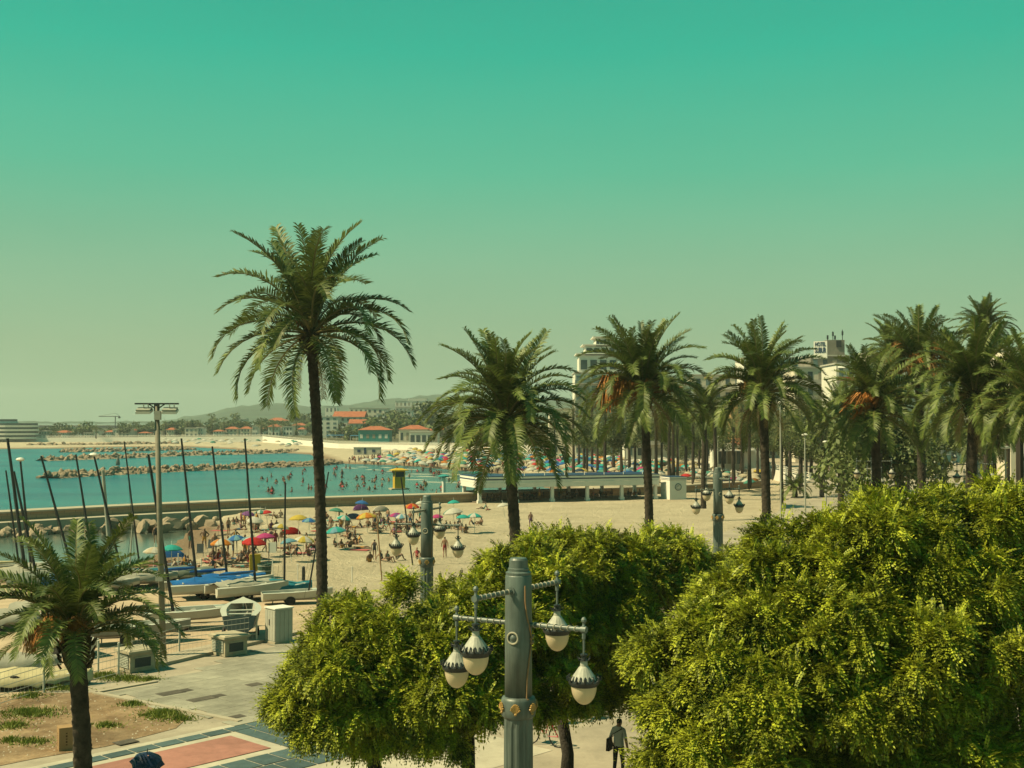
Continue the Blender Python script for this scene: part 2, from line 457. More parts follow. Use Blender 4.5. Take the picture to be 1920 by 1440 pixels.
# the sea wall that runs out from the pavilion
def block_material():
    m, t, p = nodes_of('sea_wall_blocks')
    N = t.nodes.new; K = t.links.new
    co = N('ShaderNodeTexCoord'); br = N('ShaderNodeTexBrick')
    mp = N('ShaderNodeMapping'); mp.inputs['Rotation'].default_value = (R(90), 0, 0); K(co.outputs['Object'], mp.inputs[0]); K(mp.outputs[0], br.inputs['Vector'])
    br.inputs['Color1'].default_value = (.27, .18, .11, 1); br.inputs['Color2'].default_value = (.33, .225, .14, 1); br.inputs['Mortar'].default_value = (.20, .15, .11, 1)
    br.inputs['Scale'].default_value = 1.0; br.inputs['Brick Width'].default_value = .9; br.inputs['Row Height'].default_value = .35; br.inputs['Mortar Size'].default_value = .03
    K(br.outputs[0], p.inputs['Base Color']); p.inputs['Roughness'].default_value = .9
    return m
MAT['brickwall'] = block_material()
sw = empty('sea_wall', WALL[2], 'long low brown block sea wall between near sand and the sea', 'wall')
A, B_ = MB(), MB()
wl = [p for p in WALL]
for a, b in zip(wl[:-1], wl[1:]):
    for mb, w0, w1, z0, z1 in ((A, 0, 2.6, -2.6, .62), (B_, -.18, 2.8, .62, .80)):
        d = (b - a).normalized(); n = Vector((-d.y, d.x, 0))
        c = [a + n * w0, b + n * w0, b + n * w1, a + n * w1]
        o = sw.location
        lo = [(q.x - o.x, q.y - o.y, z0 - o.z) for q in c]; hi = [(q.x - o.x, q.y - o.y, z1 - o.z) for q in c]
        mb.face([lo[0], lo[1], hi[1], hi[0]]); mb.face([lo[2], lo[3], hi[3], hi[2]]); mb.face(hi); mb.face([lo[3], lo[0], hi[0], hi[3]]); mb.face([lo[1], lo[2], hi[2], hi[1]])
A.build('wall_face', MAT['brickwall'], sw)
B_.build('coping', MAT['kerb'], sw)
# a pale walkway step at the wall's foot on the inlet side
st = MB()
for a, b in zip(wl[:3], wl[1:4]):
    d = (b - a).normalized(); n = Vector((-d.y, d.x, 0)); o = sw.location
    c = [a - n * 2.4, b - n * 2.4, b - n * .02, a - n * .02]
    z1, z0 = -.18, -2.2
    hi = [(q.x - o.x, q.y - o.y, z1 - o.z) for q in c]; lo = [(q.x - o.x, q.y - o.y, z0 - o.z) for q in c]
    st.face(hi); st.face([lo[0], lo[1], hi[1], hi[0]])
st.build('walkway_step', MAT['kerb'], sw)

# promenade retaining wall with its white railing above the beach
pw = empty('promenade_wall', (46, 190, 0), 'white retaining wall with railing along the beach promenade', 'wall')
wf, rail, foot = MB(), MB(), MB()
pts = []
for y in list(np.linspace(188, 330, 42)) + list(np.linspace(331, 431, 20)) + [460, 495, 560, 640, 655, 690, 739]:
    pts.append(Vector((edge_x(y), y, groundz(edge_x(y), y))))
o = pw.location
def pier(k): return link('railing_post', postme, pw, k - o)
postme = MB().box((0, 0, .5), (.3, .3, 1.0)).box((0, 0, 1.04), (.4, .4, .09)).mesh('railing_post', MAT['white'])
last = None
for a, b in zip(pts[:-1], pts[1:]):
    a_, b_ = a - o, b - o
    wf.face([(a_.x, a_.y, SZ - .5), (b_.x, b_.y, SZ - .5), (b_.x, b_.y, b_.z + .02), (a_.x, a_.y, a_.z + .02)])
    d = (b - a).normalized(); n = Vector((d.y, -d.x, 0)) * .35
    wf.face([a_ + Vector((0, 0, .02)), b_ + Vector((0, 0, .02)), b_ + n + Vector((0, 0, .02)), a_ + n + Vector((0, 0, .02))])
    for h in (.35, .65, .95):
        rail.tube([a_ + Vector((0, 0, h)) + n * .5, b_ + Vector((0, 0, h)) + n * .5], .05, 4)
    if last is None or (a - last).length > 4.5:
        pier(a + n * .5); last = a
wf.build('wall_face', MAT['white'], pw)
rail.build('rail', MAT['white'], pw)
# arcade of dark openings under the promenade edge, seen above the beach loungers
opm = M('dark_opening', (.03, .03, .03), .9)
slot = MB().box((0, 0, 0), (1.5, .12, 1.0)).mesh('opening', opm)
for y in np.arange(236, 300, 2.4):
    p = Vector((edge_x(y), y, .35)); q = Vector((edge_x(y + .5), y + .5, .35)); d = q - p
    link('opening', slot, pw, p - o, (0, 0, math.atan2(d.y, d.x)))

# ---------------------------------------------------------------- plaza, dirt verge and patterned walkway
D1 = Vector((.681, .732, 0)).normalized(); D2 = Vector((-D1.y, D1.x, 0))
RZ = math.atan2(D1.y, D1.x)
pa, pb, pc, pd = at_z(177, 1300), at_z(450, 1354), at_z(294, 1279), at_z(575, 1192)
plz = [pa, pc, pd, Vector((-5, 64, 0)), Vector((-2, 50, 0)), Vector((-8, 43, 0)), pb]
plaza = struct(link('plaza', quadmesh('plaza', [(p.x, p.y, .006) for p in plz], [tuple(range(len(plz)))], MAT['kerb'])))
slabme = [MB().box((0, 0, .02), (.985, .785, .02)).mesh('paving_slab', MAT['slab'])]
pp = [(p.x, p.y) for p in plz]
for i in range(-30, 30):
    for k in range(-30, 40):
        c = pb + D1 * (i * 1.0 + (.5 if k % 2 else 0)) + D2 * (k * .8)
        if inside(np.array([[c.x, c.y]]), pp)[0]:
            link('paving_slab', slabme[0], plaza, (c.x, c.y, random.uniform(0, .004)), (0, 0, RZ))
dirt = [at_z(*p) for p in [(-420, 1345), (-60, 1316), (80, 1300), (177, 1299), (262, 1320), (355, 1343), (330, 1366), (200, 1400), (60, 1424), (-260, 1490)]]
struct(link('dirt_verge', quadmesh('dirt_verge', [(p.x, p.y, .014) for p in dirt], [tuple(range(len(dirt)))], MAT['dirt'])))
# sandy boat yard strip inside the fence
yard = [(-60, 46), (-18.8, 47.2), (-12.8, 58), (-6.5, 67.5), (-10, 80), (-60, 95)]
struct(link('boat_yard', quadmesh('boat_yard', [(x, y, -.02 if i < 4 else -.5) for i, (x, y) in enumerate(yard)], [(0, 1, 2, 3, 4, 5)], M('yard_sand', (.52, .40, .28), .95, .22, .5, .6, 4))))

# walkway: pink panel, white borders, slate blue tiles
O = at_z(432, 1381)
MAT['pink'] = M('pink_paving', (.44, .20, .165), .8, .14, 2.5, .25, 30, stain=.22)
MAT['band'] = M('white_band', (.58, .53, .43), .8, .1, 2, .1, stain=.2)
MAT['bluetile'] = M('slate_blue_tile', (.095, .145, .16), .65, .2, 2.5, .15, rnd=.2, stain=.25)
def wpt(s, t, z=0.0): return O + D1 * s + D2 * t + Vector((0, 0, z))     # s along D1, t along D2 (pink corner is 0, 0)
def wquad(s0, s1, t0, t1, z): return [wpt(s0, t0, z), wpt(s1, t0, z), wpt(s1, t1, z), wpt(s0, t1, z)]
wk = MB().face(wquad(-32, 6, -9, 1.35, .010)).build('walkway', MAT['band']); struct(wk)
def wtile(name, s0, s1, t0, t1, mat, cache={}):
    key = (name, round(s1 - s0, 3), round(t1 - t0, 3))
    if key not in cache:
        cache[key] = MB().box((0, 0, .01), (s1 - s0, t1 - t0, .016)).mesh(name, mat)
    c = wpt((s0 + s1) / 2, (t0 + t1) / 2, .014)
    return link(name, cache[key], wk, c, (0, 0, RZ))
wtile('pink_panel', -17, 0, -2.25, 0, MAT['pink'])
for i in range(26):                                           # upper slate band
    wtile('slate_tile', -17.6 + i * .9, -17.6 + i * .9 + .83, .42, .95, MAT['bluetile'])
for i in range(7):                                            # block at the right end, strips run across
    wtile('slate_tile', .45 + i * .62, .45 + i * .62 + .55, -2.6, .38, MAT['bluetile'])
for i in range(22):                                           # lower slate field, two courses
    for k in range(2):
        wtile('slate_tile', -13 + i * .9 + .3 * k, -13 + i * .9 + .3 * k + .83, -3.72 - k * 1.1, -2.72 - k * 1.1, MAT['bluetile'])
cover = M('iron_cover', (.10, .085, .07), .8, .25, 4, rnd=.2)
for (px, py, w, d, lab) in [(320, 1301, 1.0, .6, 'largest'), (347, 1296, .5, .45, 'small left'), (379, 1312, 1.1, .55, 'long dark'), (408, 1306, .55, .4, 'small right'), (477, 1285, .6, .5, 'far right'), (236, 1393, .7, .5, None), (445, 1345, .5, .4, 'x')]:
    c = at_z(px, py)
    ob = MB().box((0, 0, .036), (w, d, .012)).box((0, 0, .04), (w * .84, d * .8, .012)).build('access_cover', cover, None, (c.x, c.y, 0), (0, 0, RZ))
    tag(ob, {'largest': 'brown rectangular access cover in the plaza, leftmost of the large ones', 'small left': 'small square access cover beside the leftmost large one', 'long dark': 'dark grey rectangular access cover in the plaza centre',
             'small right': 'small access cover just right of the dark grey one', 'far right': 'access cover in the plaza close to the leafy tree', None: 'brown cover in the sandy strip beside the slate tile band', 'x': 'small cover at the plaza corner by the slate tiles'}[lab], 'access cover', 'access covers in the paving')
# raised kerb under the fence line with its drop towards the plaza
kb = MB()
ka, kc = at_z(278, 1256), at_z(566, 1188)
dk = (kc - ka).normalized(); nk = Vector((-dk.y, dk.x, 0))
mid = (ka + kc) / 2
kb.box((mid.x + nk.x * .7, mid.y + nk.y * .7, .06), ((kc - ka).length, 1.4, .16), 0, math.atan2(dk.y, dk.x))
struct(kb.build('kerb', MAT['kerb']))

# grass in the verge
gm = leafmat('grass_blades', (.09, .13, .015), (.17, .20, .03), .2)
V = []; Fc = []
for (px, py, rx, ry, n) in [(55, 1338, 1.6, .5, 1500), (305, 1340, 1.1, .5, 1300), (250, 1322, .8, .3, 350), (195, 1268, 1.2, .5, 900), (55, 1306, .9, .3, 500), (110, 1292, 1.2, .25, 700),
                            (25, 1362, .9, .35, 500), (200, 1362, .8, .25, 350), (60, 1392, 1.2, .3, 400), (240, 1274, 1.3, .3, 800), (20, 1390, .6, .3, 200), (340, 1350, .9, .3, 300), (280, 1276, .7, .2, 300)]:
    c = at_z(px, py)
    for _ in range(n):
        a = random.uniform(0, 6.28); r = min(1.6, abs(random.gauss(0, .55)))
        x, y = c.x + rx * r * math.cos(a), c.y + ry * 2.2 * r * math.sin(a)
        h = random.uniform(.05, .2) * max(.35, 1.2 - r * .7); w = .028; t = random.uniform(0, 6.28); lx, ly = random.uniform(-.1, .1), random.uniform(-.1, .1)
        b = len(V); V += [(x - w * math.cos(t), y - w * math.sin(t), .012), (x + w * math.cos(t), y + w * math.sin(t), .012), (x + lx, y + ly, h)]; Fc.append((b, b + 1, b + 2))
tag(link('grass', quadmesh('grass', V, Fc, gm)), 'patchy dry green grass on the brown verge', 'grass', None, 'stuff')

# loose stones and litter on the verge
V = []; Fc = []
for _ in range(420):
    px, py = random.uniform(-40, 345), random.uniform(1302, 1420)
    c = at_z(px, py)
    if not inside(np.array([[c.x, c.y]]), [(p.x, p.y) for p in dirt])[0]: continue
    s = random.uniform(.012, .05); b = len(V); a = random.uniform(0, 6)
    V += [(c.x + s * math.cos(a + k * 2.09), c.y + s * math.sin(a + k * 2.09), .012) for k in range(3)] + [(c.x, c.y, .014 + s * .9)]
    Fc += [(b, b + 1, b + 3), (b + 1, b + 2, b + 3), (b + 2, b, b + 3)]
tag(link('gravel', quadmesh('gravel', V, Fc, MAT['kerb'])), 'scattered pale pebbles on the brown dirt verge', 'gravel', None, 'stuff')
eg = MB()
for a, b in ((pa, pb), (pa, pc)):
    d = (b - a).normalized(); m_ = (a + b) / 2
    eg.box((m_.x, m_.y, .03), ((b - a).length, .22, .07), 0, math.atan2(d.y, d.x))
struct(eg.build('plaza_edging', MAT['kerb']))
# ---------------------------------------------------------------- palms
MAT['frond'] = leafmat('palm_frond', (.016, .040, .014), (.155, .19, .04), .2, rnd=.3, nscale=1.5, rough=.5)
MAT['frond_far'] = leafmat('palm_frond_far', (.035, .06, .022), (.14, .165, .05), .25, rnd=.3, nscale=.4)
MAT['rachis'] = M('palm_rachis', (.20, .17, .06), .6, .2, 3)
MAT['dry'] = leafmat('dry_frond', (.16, .11, .05), (.30, .22, .11), .25, rnd=.2)
MAT['bark'] = M('palm_bark', (.032, .026, .020), .95, .5, 3.5, 1.0, 10, c2=(.095, .075, .055))
MAT['boots'] = M('palm_leaf_bases', (.035, .030, .018), .95, .5, 5, 1.0, 9, c2=(.10, .09, .04))
MAT['fruit'] = M('date_clusters', (.50, .15, .02), .7, .35, 8, c2=(.55, .24, .05))
MAT['fruit2'] = M('dry_date_clusters', (.33, .17, .05), .8, .35, 8)

def rachis_curve(e0, bend, n=15):
    """points of a unit-length arching midrib in the xz plane, plus its angle at each point"""
    pts = [(0, 0)]; ang = []
    for i in range(n):
        t = i / (n - 1)
        a = R(e0) - R(bend) * (t ** 1.35)
        ang.append(a)
        pts.append((pts[-1][0] + math.cos(a) / n, pts[-1][1] + math.sin(a) / n))
    ang.append(ang[-1])
    return pts, ang
def frond_geo(e0, bend, nl, seed, vee=.55, width=.15, hang=.2, seg=2):
    """leaflet strips and midrib of one frond, length 1, growing along +x"""
    rd = random.Random(seed)
    pts, ang = rachis_curve(e0, bend)
    n = len(pts)
    V = []; Fq = []; mi = []
    def pos(t):
        f = t * (n - 1); i = min(int(f), n - 2); w = f - i
        return Vector((pts[i][0] * (1 - w) + pts[i+1][0] * w, 0, pts[i][1] * (1 - w) + pts[i+1][1] * w)), ang[i] * (1 - w) + ang[i+1] * w
    for k in range(nl):
        t = .13 + .87 * (k + .5) / nl
        p, a = pos(t)
        T = Vector((math.cos(a), 0, math.sin(a))); U = Vector((-math.sin(a), 0, math.cos(a)))
        prof = min(1, (t - .08) / .22) * (1 - .55 * max(0, (t - .45) / .55) ** 1.5)
        for s in (-1, 1):
            ln = width * prof * rd.uniform(.82, 1.15)
            fw = .35 + .65 * t + rd.uniform(-.15, .15)
            d = (Vector((0, s, 0)) + T * fw + U * (vee * rd.uniform(.4, 1.5))).normalized()
            wv = T * (.0085 * rd.uniform(.8, 1.2))
            b = len(V)
            m1 = p + d * ln * .5
            m2 = p + d * ln + Vector((0, 0, -hang * ln * rd.uniform(.5, 1.5)))
            V += [p - wv * .6, p + wv * .6, m1 + wv, m1 - wv, m2 + wv * .15, m2 - wv * .15]
            Fq += [(b, b+1, b+2, b+3), (b+3, b+2, b+4, b+5)]; mi += [0, 0]
    m = 8
    for i in range(m + 1):
        p, a = pos(i / m)
        U = Vector((-math.sin(a), 0, math.cos(a))); r = .0105 * (1 - .85 * i / m)
        b0 = len(V)
        V += [p + U * r, p + Vector((0, r * 1.3, 0)), p - U * r, p - Vector((0, r * 1.3, 0))]
        if i:
            for q in range(4):
                Fq.append((b0 - 4 + q, b0 - 4 + (q + 1) % 4, b0 + (q + 1) % 4, b0 + q)); mi.append(1)
    return V, Fq, mi
CLASSES = [(84, 38), (77, 62), (67, 84), (55, 98), (41, 104), (26, 100), (11, 90), (-8, 76), (-28, 54), (-50, 34)]
FRONDS = []
for ci, (e0, bd) in enumerate(CLASSES):
    vs = []
    for q in range(3):
        V, Fq, mi = frond_geo(e0 + (q - 1) * 4, bd + (q - 1) * 12, 60, 100 + ci * 3 + q)
        vs.append(quadmesh('frond', V, Fq, [MAT['frond'], MAT['rachis']], mi=mi))
    FRONDS.append(vs)
DRYF = []
for q in range(3):
    V, Fq, mi = frond_geo(-35 - 12 * q, 45, 40, 300 + q, hang=.8)
    DRYF.append(quadmesh('dead_frond', V, Fq, [MAT['dry'], MAT['rachis']], mi=mi))

def trunk_mesh(h, r0, r1, lean, seed, flare=1.25, step=.10, seg=24):
    """ringed date palm trunk with spiralling leaf scars"""
    rd = random.Random(seed)
    n = max(12, int(h / step))
    V = []
    for i in range(n + 1):
        t = i / n; z = h * t
        c = Vector((lean[0] * t * t, lean[1] * t * t, z))
        r = r0 + (r1 - r0) * t
        r *= 1 + (flare - 1) * math.exp(-z / .7)
        for k in range(seg):
            a = 2 * math.pi * k / seg
            ph = (z / .30 + a * 5 / (2 * math.pi)) % 1.0
            ph2 = (z / .30 - a * 5 / (2 * math.pi)) % 1.0
            sc_ = .24 * (abs(ph - .5) + abs(ph2 - .5)) + rd.uniform(-.05, .08)
            rr = r * (1 + sc_ - .14)
            V.append((c.x + rr * math.cos(a), c.y + rr * math.sin(a), z))
    idx = np.arange((n + 1) * seg).reshape(n + 1, seg)
    nx = np.roll(idx, -1, 1)
    Fq = np.stack([idx[:-1], nx[:-1], nx[1:], idx[1:]], -1).reshape(-1, 4)
    return quadmesh('trunk', V, Fq, MAT['bark'])
def crown_heart(r, h, seed):
    """swollen head of cut leaf bases below the fronds"""
    mb = MB(); rd = random.Random(seed)
    mb.lathe([(r * .55, -h), (r * 1.0, -h * .72), (r * 1.22, -h * .35), (r * 1.15, 0), (r * .7, h * .22), (r * .25, h * .4)], 14)
    for i in range(110):
        t = rd.random(); z = -h * .95 + h * 1.05 * t; a = i * 2.39996
        rr = r * (.75 + .5 * math.sin(math.pi * min(1, .15 + t * .75)))
        ln = rd.uniform(.12, .3) * r / .4
        p = Vector((rr * math.cos(a), rr * math.sin(a), z)); d = Vector((math.cos(a) * .6, math.sin(a) * .6, .9))
        s = Vector((-math.sin(a), math.cos(a), 0)) * .07 * r / .4
        mb.face([p - s, p + s, p + d * ln + s * .5, p + d * ln - s * .5]); mb.face([p - s + d * .02, p + d * ln - s * .5, p + d * ln * .7 + Vector((math.cos(a), math.sin(a), 0)) * .05, p + Vector((math.cos(a), math.sin(a), 0)) * .06])
    return mb.mesh('crown', MAT['boots'])
def fruit_mesh(seed, mat, L=1.0, n=110):
    """bunch of date strands hanging from a bowed stalk"""
    rd = random.Random(seed); mb = MB()
    tip = Vector((.75, 0, .28)) * L
    mb.tube([(0, 0, 0), (.4 * L, 0, .32 * L), tip], [.035, .03, .02], 5)
    for i in range(n):
        a = rd.uniform(0, 6.28); s = rd.uniform(.1, 1) ** .6
        d = Vector((.2 + math.cos(a) * .6 * s, math.sin(a) * .6 * s, rd.uniform(-.45, .2)))
        st = tip - Vector((.18 * L * rd.random(), 0, -.02))
        e = st + d * L * .75; q = st + d * L * .45 + Vector((0, 0, .08 * L)); e.z -= .35 * L * rd.uniform(.6, 1.2)
        w = Vector((-math.sin(a), math.cos(a), .4)) * .011 * L
        mb.face([st - w, st + w, q + w * 1.4, q - w * 1.4]); mb.face([q - w * 1.4, q + w * 1.4, e + w, e - w])
    return mb.mesh('fruit_cluster', [mat])
FRUITS = [fruit_mesh(i, MAT['fruit']) for i in range(2)] + [fruit_mesh(9 + i, MAT['fruit2']) for i in range(2)]

def palm(base, heart, Lf, nf, tr, label, seed, fruit=(), dist=None, dead=0, group='date palms along the promenade', up=1.0, bare=.02, droop=.83):
    rd = random.Random(seed)
    base = Vector(base); heart = Vector(heart)
    root = empty('palm_tree', base, label, 'palm tree', group)
    rel = heart - base
    h = rel.z
    link('trunk', trunk_mesh(h - tr * 1.2, tr * 1.02, tr * .92, (rel.x, rel.y), seed), root)
    crown = link('crown', crown_heart(tr * 1.35, tr * 4.2, seed), root, (rel.x, rel.y, h))
    for i in range(nf):
        f = max(0, (i + rd.uniform(-.3, .3)) / nf)
        ci = min(len(CLASSES) - 1, max(0, int((f ** (1.12 * up)) * (len(CLASSES) - .01) * droop)))
        az = i * 2.39996 + rd.uniform(-.25, .25)
        s = Lf * rd.uniform(.86, 1.1) * (1.02 if ci <= 1 else 1.0)
        link('frond', rd.choice(FRONDS[ci]), crown, (math.cos(az) * tr * .5, math.sin(az) * tr * .5, tr * (.9 - 1.3 * f)), (rd.uniform(-.35, .35), rd.uniform(-.06, .06), az), (s, s * rd.uniform(.9, 1.15), s))
    for i in range(dead):
        az = rd.uniform(0, 6.28); s = Lf * rd.uniform(.45, .7)
        link('dead_frond', rd.choice(DRYF), crown, (math.cos(az) * tr * .8, math.sin(az) * tr * .8, -tr * 1.2), (0, 0, az), (s, s, s))
    for (azd, k, s) in fruit:
        link('fruit_cluster', FRUITS[k], crown, (math.cos(R(azd)) * tr * 1.2, math.sin(R(azd)) * tr * 1.2, tr * .3), (rd.uniform(-.5, .5), rd.uniform(-.7, .25), R(azd)), (s * rd.uniform(.8, 1.15),) * 3)
    return root
def palm_px(xb, xh, yh, D, Lf, nf, tr, label, seed, **k):
    tr *= .8; nf = int(nf * 1.15)
    zb = promz(D) if D > 60 else 0.0
    b = Vector(((xb - 960) * D / FPX, D, zb - .05)); h = at_y(xh, yh, D)
    return palm(b, h, Lf, nf, tr, label, seed, **k)
palm_px(166, 143, 1190, 30, 2.75, 46, .27, 'low date palm with orange fruit stalks beside the cardboard box', 3, fruit=[(200, 2, .9), (250, 0, .8), (150, 2, .9), (290, 0, .6), (100, 2, .8), (215, 2, 1.0)], up=.85, droop=.62)
palm_px(606, 583, 625, 62, 5.7, 44, .34, 'tallest palm, its crown alone against the open sky', 5, fruit=[(60, 3, .9), (200, 3, .8)], dead=3, up=.95)
palm_px(972, 948, 785, 58, 4.3, 66, .34, 'dense palm just right of the tall one, above the fluted lamp post', 8, up=.95)
palm_px(1218, 1207, 735, 75, 4.7, 62, .33, 'palm with bright orange date clusters standing in front of the pavilion hut', 11, fruit=[(190, 0, 2.0), (215, 0, 1.8), (240, 1, 1.3), (165, 0, 2.2), (180, 1, 2.4), (140, 2, 2.0), (290, 1, .9), (20, 2, 1.6), (60, 2, 2.0)], dead=2, up=.95)
palm_px(1437, 1430, 735, 72, 4.1, 54, .33, 'palm with tall upright fronds left of the hotel sign', 14, fruit=[(200, 3, 1.2)], dead=4, up=.95)
palm_px(1644, 1640, 772, 74, 3.9, 56, .36, 'shorter palm with orange dates below the hotel sign, over a dark shady base', 17, fruit=[(200, 0, 1.3), (230, 0, 1.5), (250, 1, 1.2), (180, 0, 1.4), (215, 1, 1.7)], up=.85)
palm_px(1728, 1722, 690, 86, 4.4, 52, .36, 'high palm with amber date clusters, third from the right edge', 20, fruit=[(180, 2, 2.2), (230, 2, 1.8), (280, 2, 2.0), (330, 2, 2.2), (0, 2, 2.0), (250, 0, 1.4), (140, 2, 2.2)], dead=3, up=.95)
palm_px(1812, 1828, 742, 64, 4.0, 68, .36, 'bushy palm with thick dark trunk near the right edge', 23, up=1.0, dead=4)
palm_px(1850, 1845, 622, 110, 3.2, 60, .36, 'small spiky palm crown, farthest right against the sky', 26, up=.9)
palm_px(1682, 1672, 668, 118, 3.6, 50, .36, 'greyish palm behind the amber fruited one, at its left', 29)
palm_px(1925, 1935, 760, 60, 3.4, 50, .33, 'palm cut by the right picture edge', 31)
palm_px(1862, 1860, 815, 92, 3.3, 46, .33, 'low pale palm under the bushy one at the right', 33)
palm_px(1575, 1577, 790, 110, 3.6, 54, .34, 'shaded palm below the hotel sign, behind the upright one', 37)
palm_px(1318, 1322, 778, 135, 3.4, 52, .34, 'palm half hidden between the orange fruited and the upright palm', 39)

# background palms: one joined crown each, four shared crowns
def far_crown(seed, nf, nl):
    rd = random.Random(seed); V = []; Fq = []; mi = []
    for i in range(nf):
        f = i / nf; ci = int((f ** .8) * 9.9)
        e0, bd = CLASSES[ci]
        v, q, m = frond_geo(e0 + rd.uniform(-8, 8), bd, nl, rd.randint(0, 999), width=.16)
        az = i * 2.39996 + rd.uniform(-.2, .2); ca, sa = math.cos(az), math.sin(az); s = rd.uniform(.85, 1.1)
        b = len(V)
        V += [((p[0] * ca - p[1] * sa) * s, (p[0] * sa + p[1] * ca) * s, p[2] * s) for p in v]
        Fq += [tuple(b + k for k in qq) for qq in q]; mi += m
    return quadmesh('crown', V, Fq, [MAT['frond_far'], MAT['rachis']], mi=mi)
FARC = [far_crown(50 + i, 34, 17) for i in range(4)]
FART = MB().tube([(0, 0, 0), (0.1, 0, .3), (.02, 0, .7), (0, 0, 1)], [.34, .25, .22, .26], 8).mesh('trunk', MAT['bark'])
def far_palm(px, py, D, Lf, label, group, zb=None):
    """px, py: middle of the crown"""
    h = at_y(px, py, D); zb = groundz(h.x, D) if zb is None else zb
    r = empty('palm_tree', (h.x, D, zb - .05), label, 'palm tree', group, random.uniform(0, 6.28))
    s = min(1.4, max(.8, Lf / 3.2))
    link('trunk', FART, r, (0, 0, 0), (0, 0, 0), (s, s, h.z - zb + .3))
    link('crown', random.choice(FARC), r, (0, 0, h.z - zb), (0, 0, random.uniform(0, 6)), (Lf,) * 3)
    return r
for i, (px, py, D, Lf) in enumerate(sorted([(1135, 768, 190, 3.2), (1165, 760, 210, 3.0), (1190, 790, 200, 2.6), (1120, 790, 230, 2.8), (1085, 800, 260, 3.0), (1060, 790, 280, 3.2), (1150, 750, 250, 3.4),
        (1255, 775, 180, 3.2), (1270, 800, 210, 2.8), (1300, 785, 190, 3.2), (1325, 795, 220, 3.0), (1340, 770, 170, 3.4), (1375, 790, 190, 3.2), (1390, 770, 210, 3.4), (1240, 800, 230, 2.8),
        (1480, 790, 190, 3.2), (1500, 765, 170, 3.4), (1520, 800, 200, 3.0), (1545, 790, 165, 3.2), (1585, 800, 180, 3.0), (1465, 805, 150, 2.6), (1610, 800, 150, 3.0), (1040, 800, 300, 2.8),
        (1100, 745, 240, 3.0), (1390, 810, 230, 2.6), (1310, 810, 240, 2.6), (1560, 780, 200, 3.2), (1700, 800, 150, 3.0), (1770, 800, 140, 3.2), (1890, 800, 130, 3.0),
        (1075, 770, 220, 3.2), (1095, 785, 240, 3.0), (1110, 762, 260, 3.4), (1180, 775, 240, 3.2), (1205, 800, 250, 2.8), (1230, 770, 210, 3.4), (1262, 760, 200, 3.4), (1285, 770, 230, 3.2), (1320, 765, 210, 3.4), (1355, 780, 230, 3.2), (1405, 785, 180, 3.2), (1420, 800, 210, 2.8), (1450, 780, 210, 3.2), (1475, 765, 230, 3.4), (1510, 780, 210, 3.2), (1535, 765, 190, 3.4), (1360, 805, 250, 2.6), (1285, 805, 260, 2.6)])):
    far_palm(px, py, D, Lf, 'slender palm in the hazy promenade row behind the front palms, %s from the left' % nth(i), 'palms in the back row of the promenade')
for i, (px, py) in enumerate([(150, 806), (180, 806), (205, 806), (230, 803), (255, 800), (285, 797), (310, 797), (335, 796), (352, 799), (375, 797), (398, 799), (420, 796), (445, 799), (462, 796), (490, 799), (512, 797), (535, 800), (556, 797), (615, 800), (640, 803)]):
    far_palm(px, py + random.uniform(-2, 3), random.uniform(640, 760), 3.6, 'tiny palm in the distant row above the far beach, %s from the left' % nth(i), 'tiny palms along the far shore')
# low fan-like palms
def low_palm(px, py, D, Lf, label, n=26, seed=1):
    zb = promz(D); b = at_y(px, py, D); b.z = zb
    r = empty('fan_palm', b, label, 'palm tree'); rd = random.Random(seed)
    link('trunk', MB().lathe([(.22, 0), (.26, .3), (.2, .8), (.1, 1.0)], 10).mesh('trunk', MAT['boots']), r)
    for i in range(n):
        az = i * 2.4; s = Lf * rd.uniform(.8, 1.1); ci = int(9.5 * (i / n) ** .9 * .75)
        link('frond', rd.choice(FRONDS[ci]), r, (0, 0, .85), (rd.uniform(-.3, .3), 0, az), (s, s * 1.25, s))
low_palm(1492, 905, 150, 2.6, 'small spiky palm on the sand edge left of the promenade walkers', 34, 1)
low_palm(1850, 905, 78, 2.2, 'leafy low palm in front of the bushy palm at the right', 34, 2)

# ---------------------------------------------------------------- leafy trees in the foreground
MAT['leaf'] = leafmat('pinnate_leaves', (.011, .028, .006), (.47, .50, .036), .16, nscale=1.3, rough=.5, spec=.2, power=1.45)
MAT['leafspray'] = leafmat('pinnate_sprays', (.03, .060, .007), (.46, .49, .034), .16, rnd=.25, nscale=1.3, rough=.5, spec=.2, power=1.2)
MAT['treebark'] = M('tree_bark', (.045, .038, .032), .95, .4, 5, .9)
def leaf_template(pairs=6, L=.30, W=.066, droop=.5):
    V = []; Fq = []
    for k in range(pairs + 1):
        t = (k + .6) / (pairs + .6)
        x = L * t; z = -droop * L * t * t * .8
        if k == pairs:
            pts = [Vector((x, 0, z)), Vector((x + .03, .012, z - .015)), Vector((x + .065, 0, z - .04)), Vector((x + .03, -.012, z - .015))]
            b = len(V); V += pts; Fq.append((b, b+1, b+2, b+3)); continue
        for s in (-1, 1):
            w = W * (.75 + .5 * math.sin(math.pi * t))
            d = Vector((.5, s, -.3)).normalized(); side = Vector((1, -s * .3, -.3)).normalized() * (L / pairs * .56)
            p = Vector((x, 0, z)); b = len(V)
            V += [p, p + d * w * .5 + side, p + d * w, p + d * w * .5 - side]; Fq.append((b, b+1, b+2, b+3))
    return np.array([tuple(v) for v in V], dtype=np.float32), np.array(Fq, dtype=np.int32)
TEMPL = [leaf_template(5, .30, .044, .5), leaf_template(5, .28, .042, .95), leaf_template(5, .33, .046, .7)]
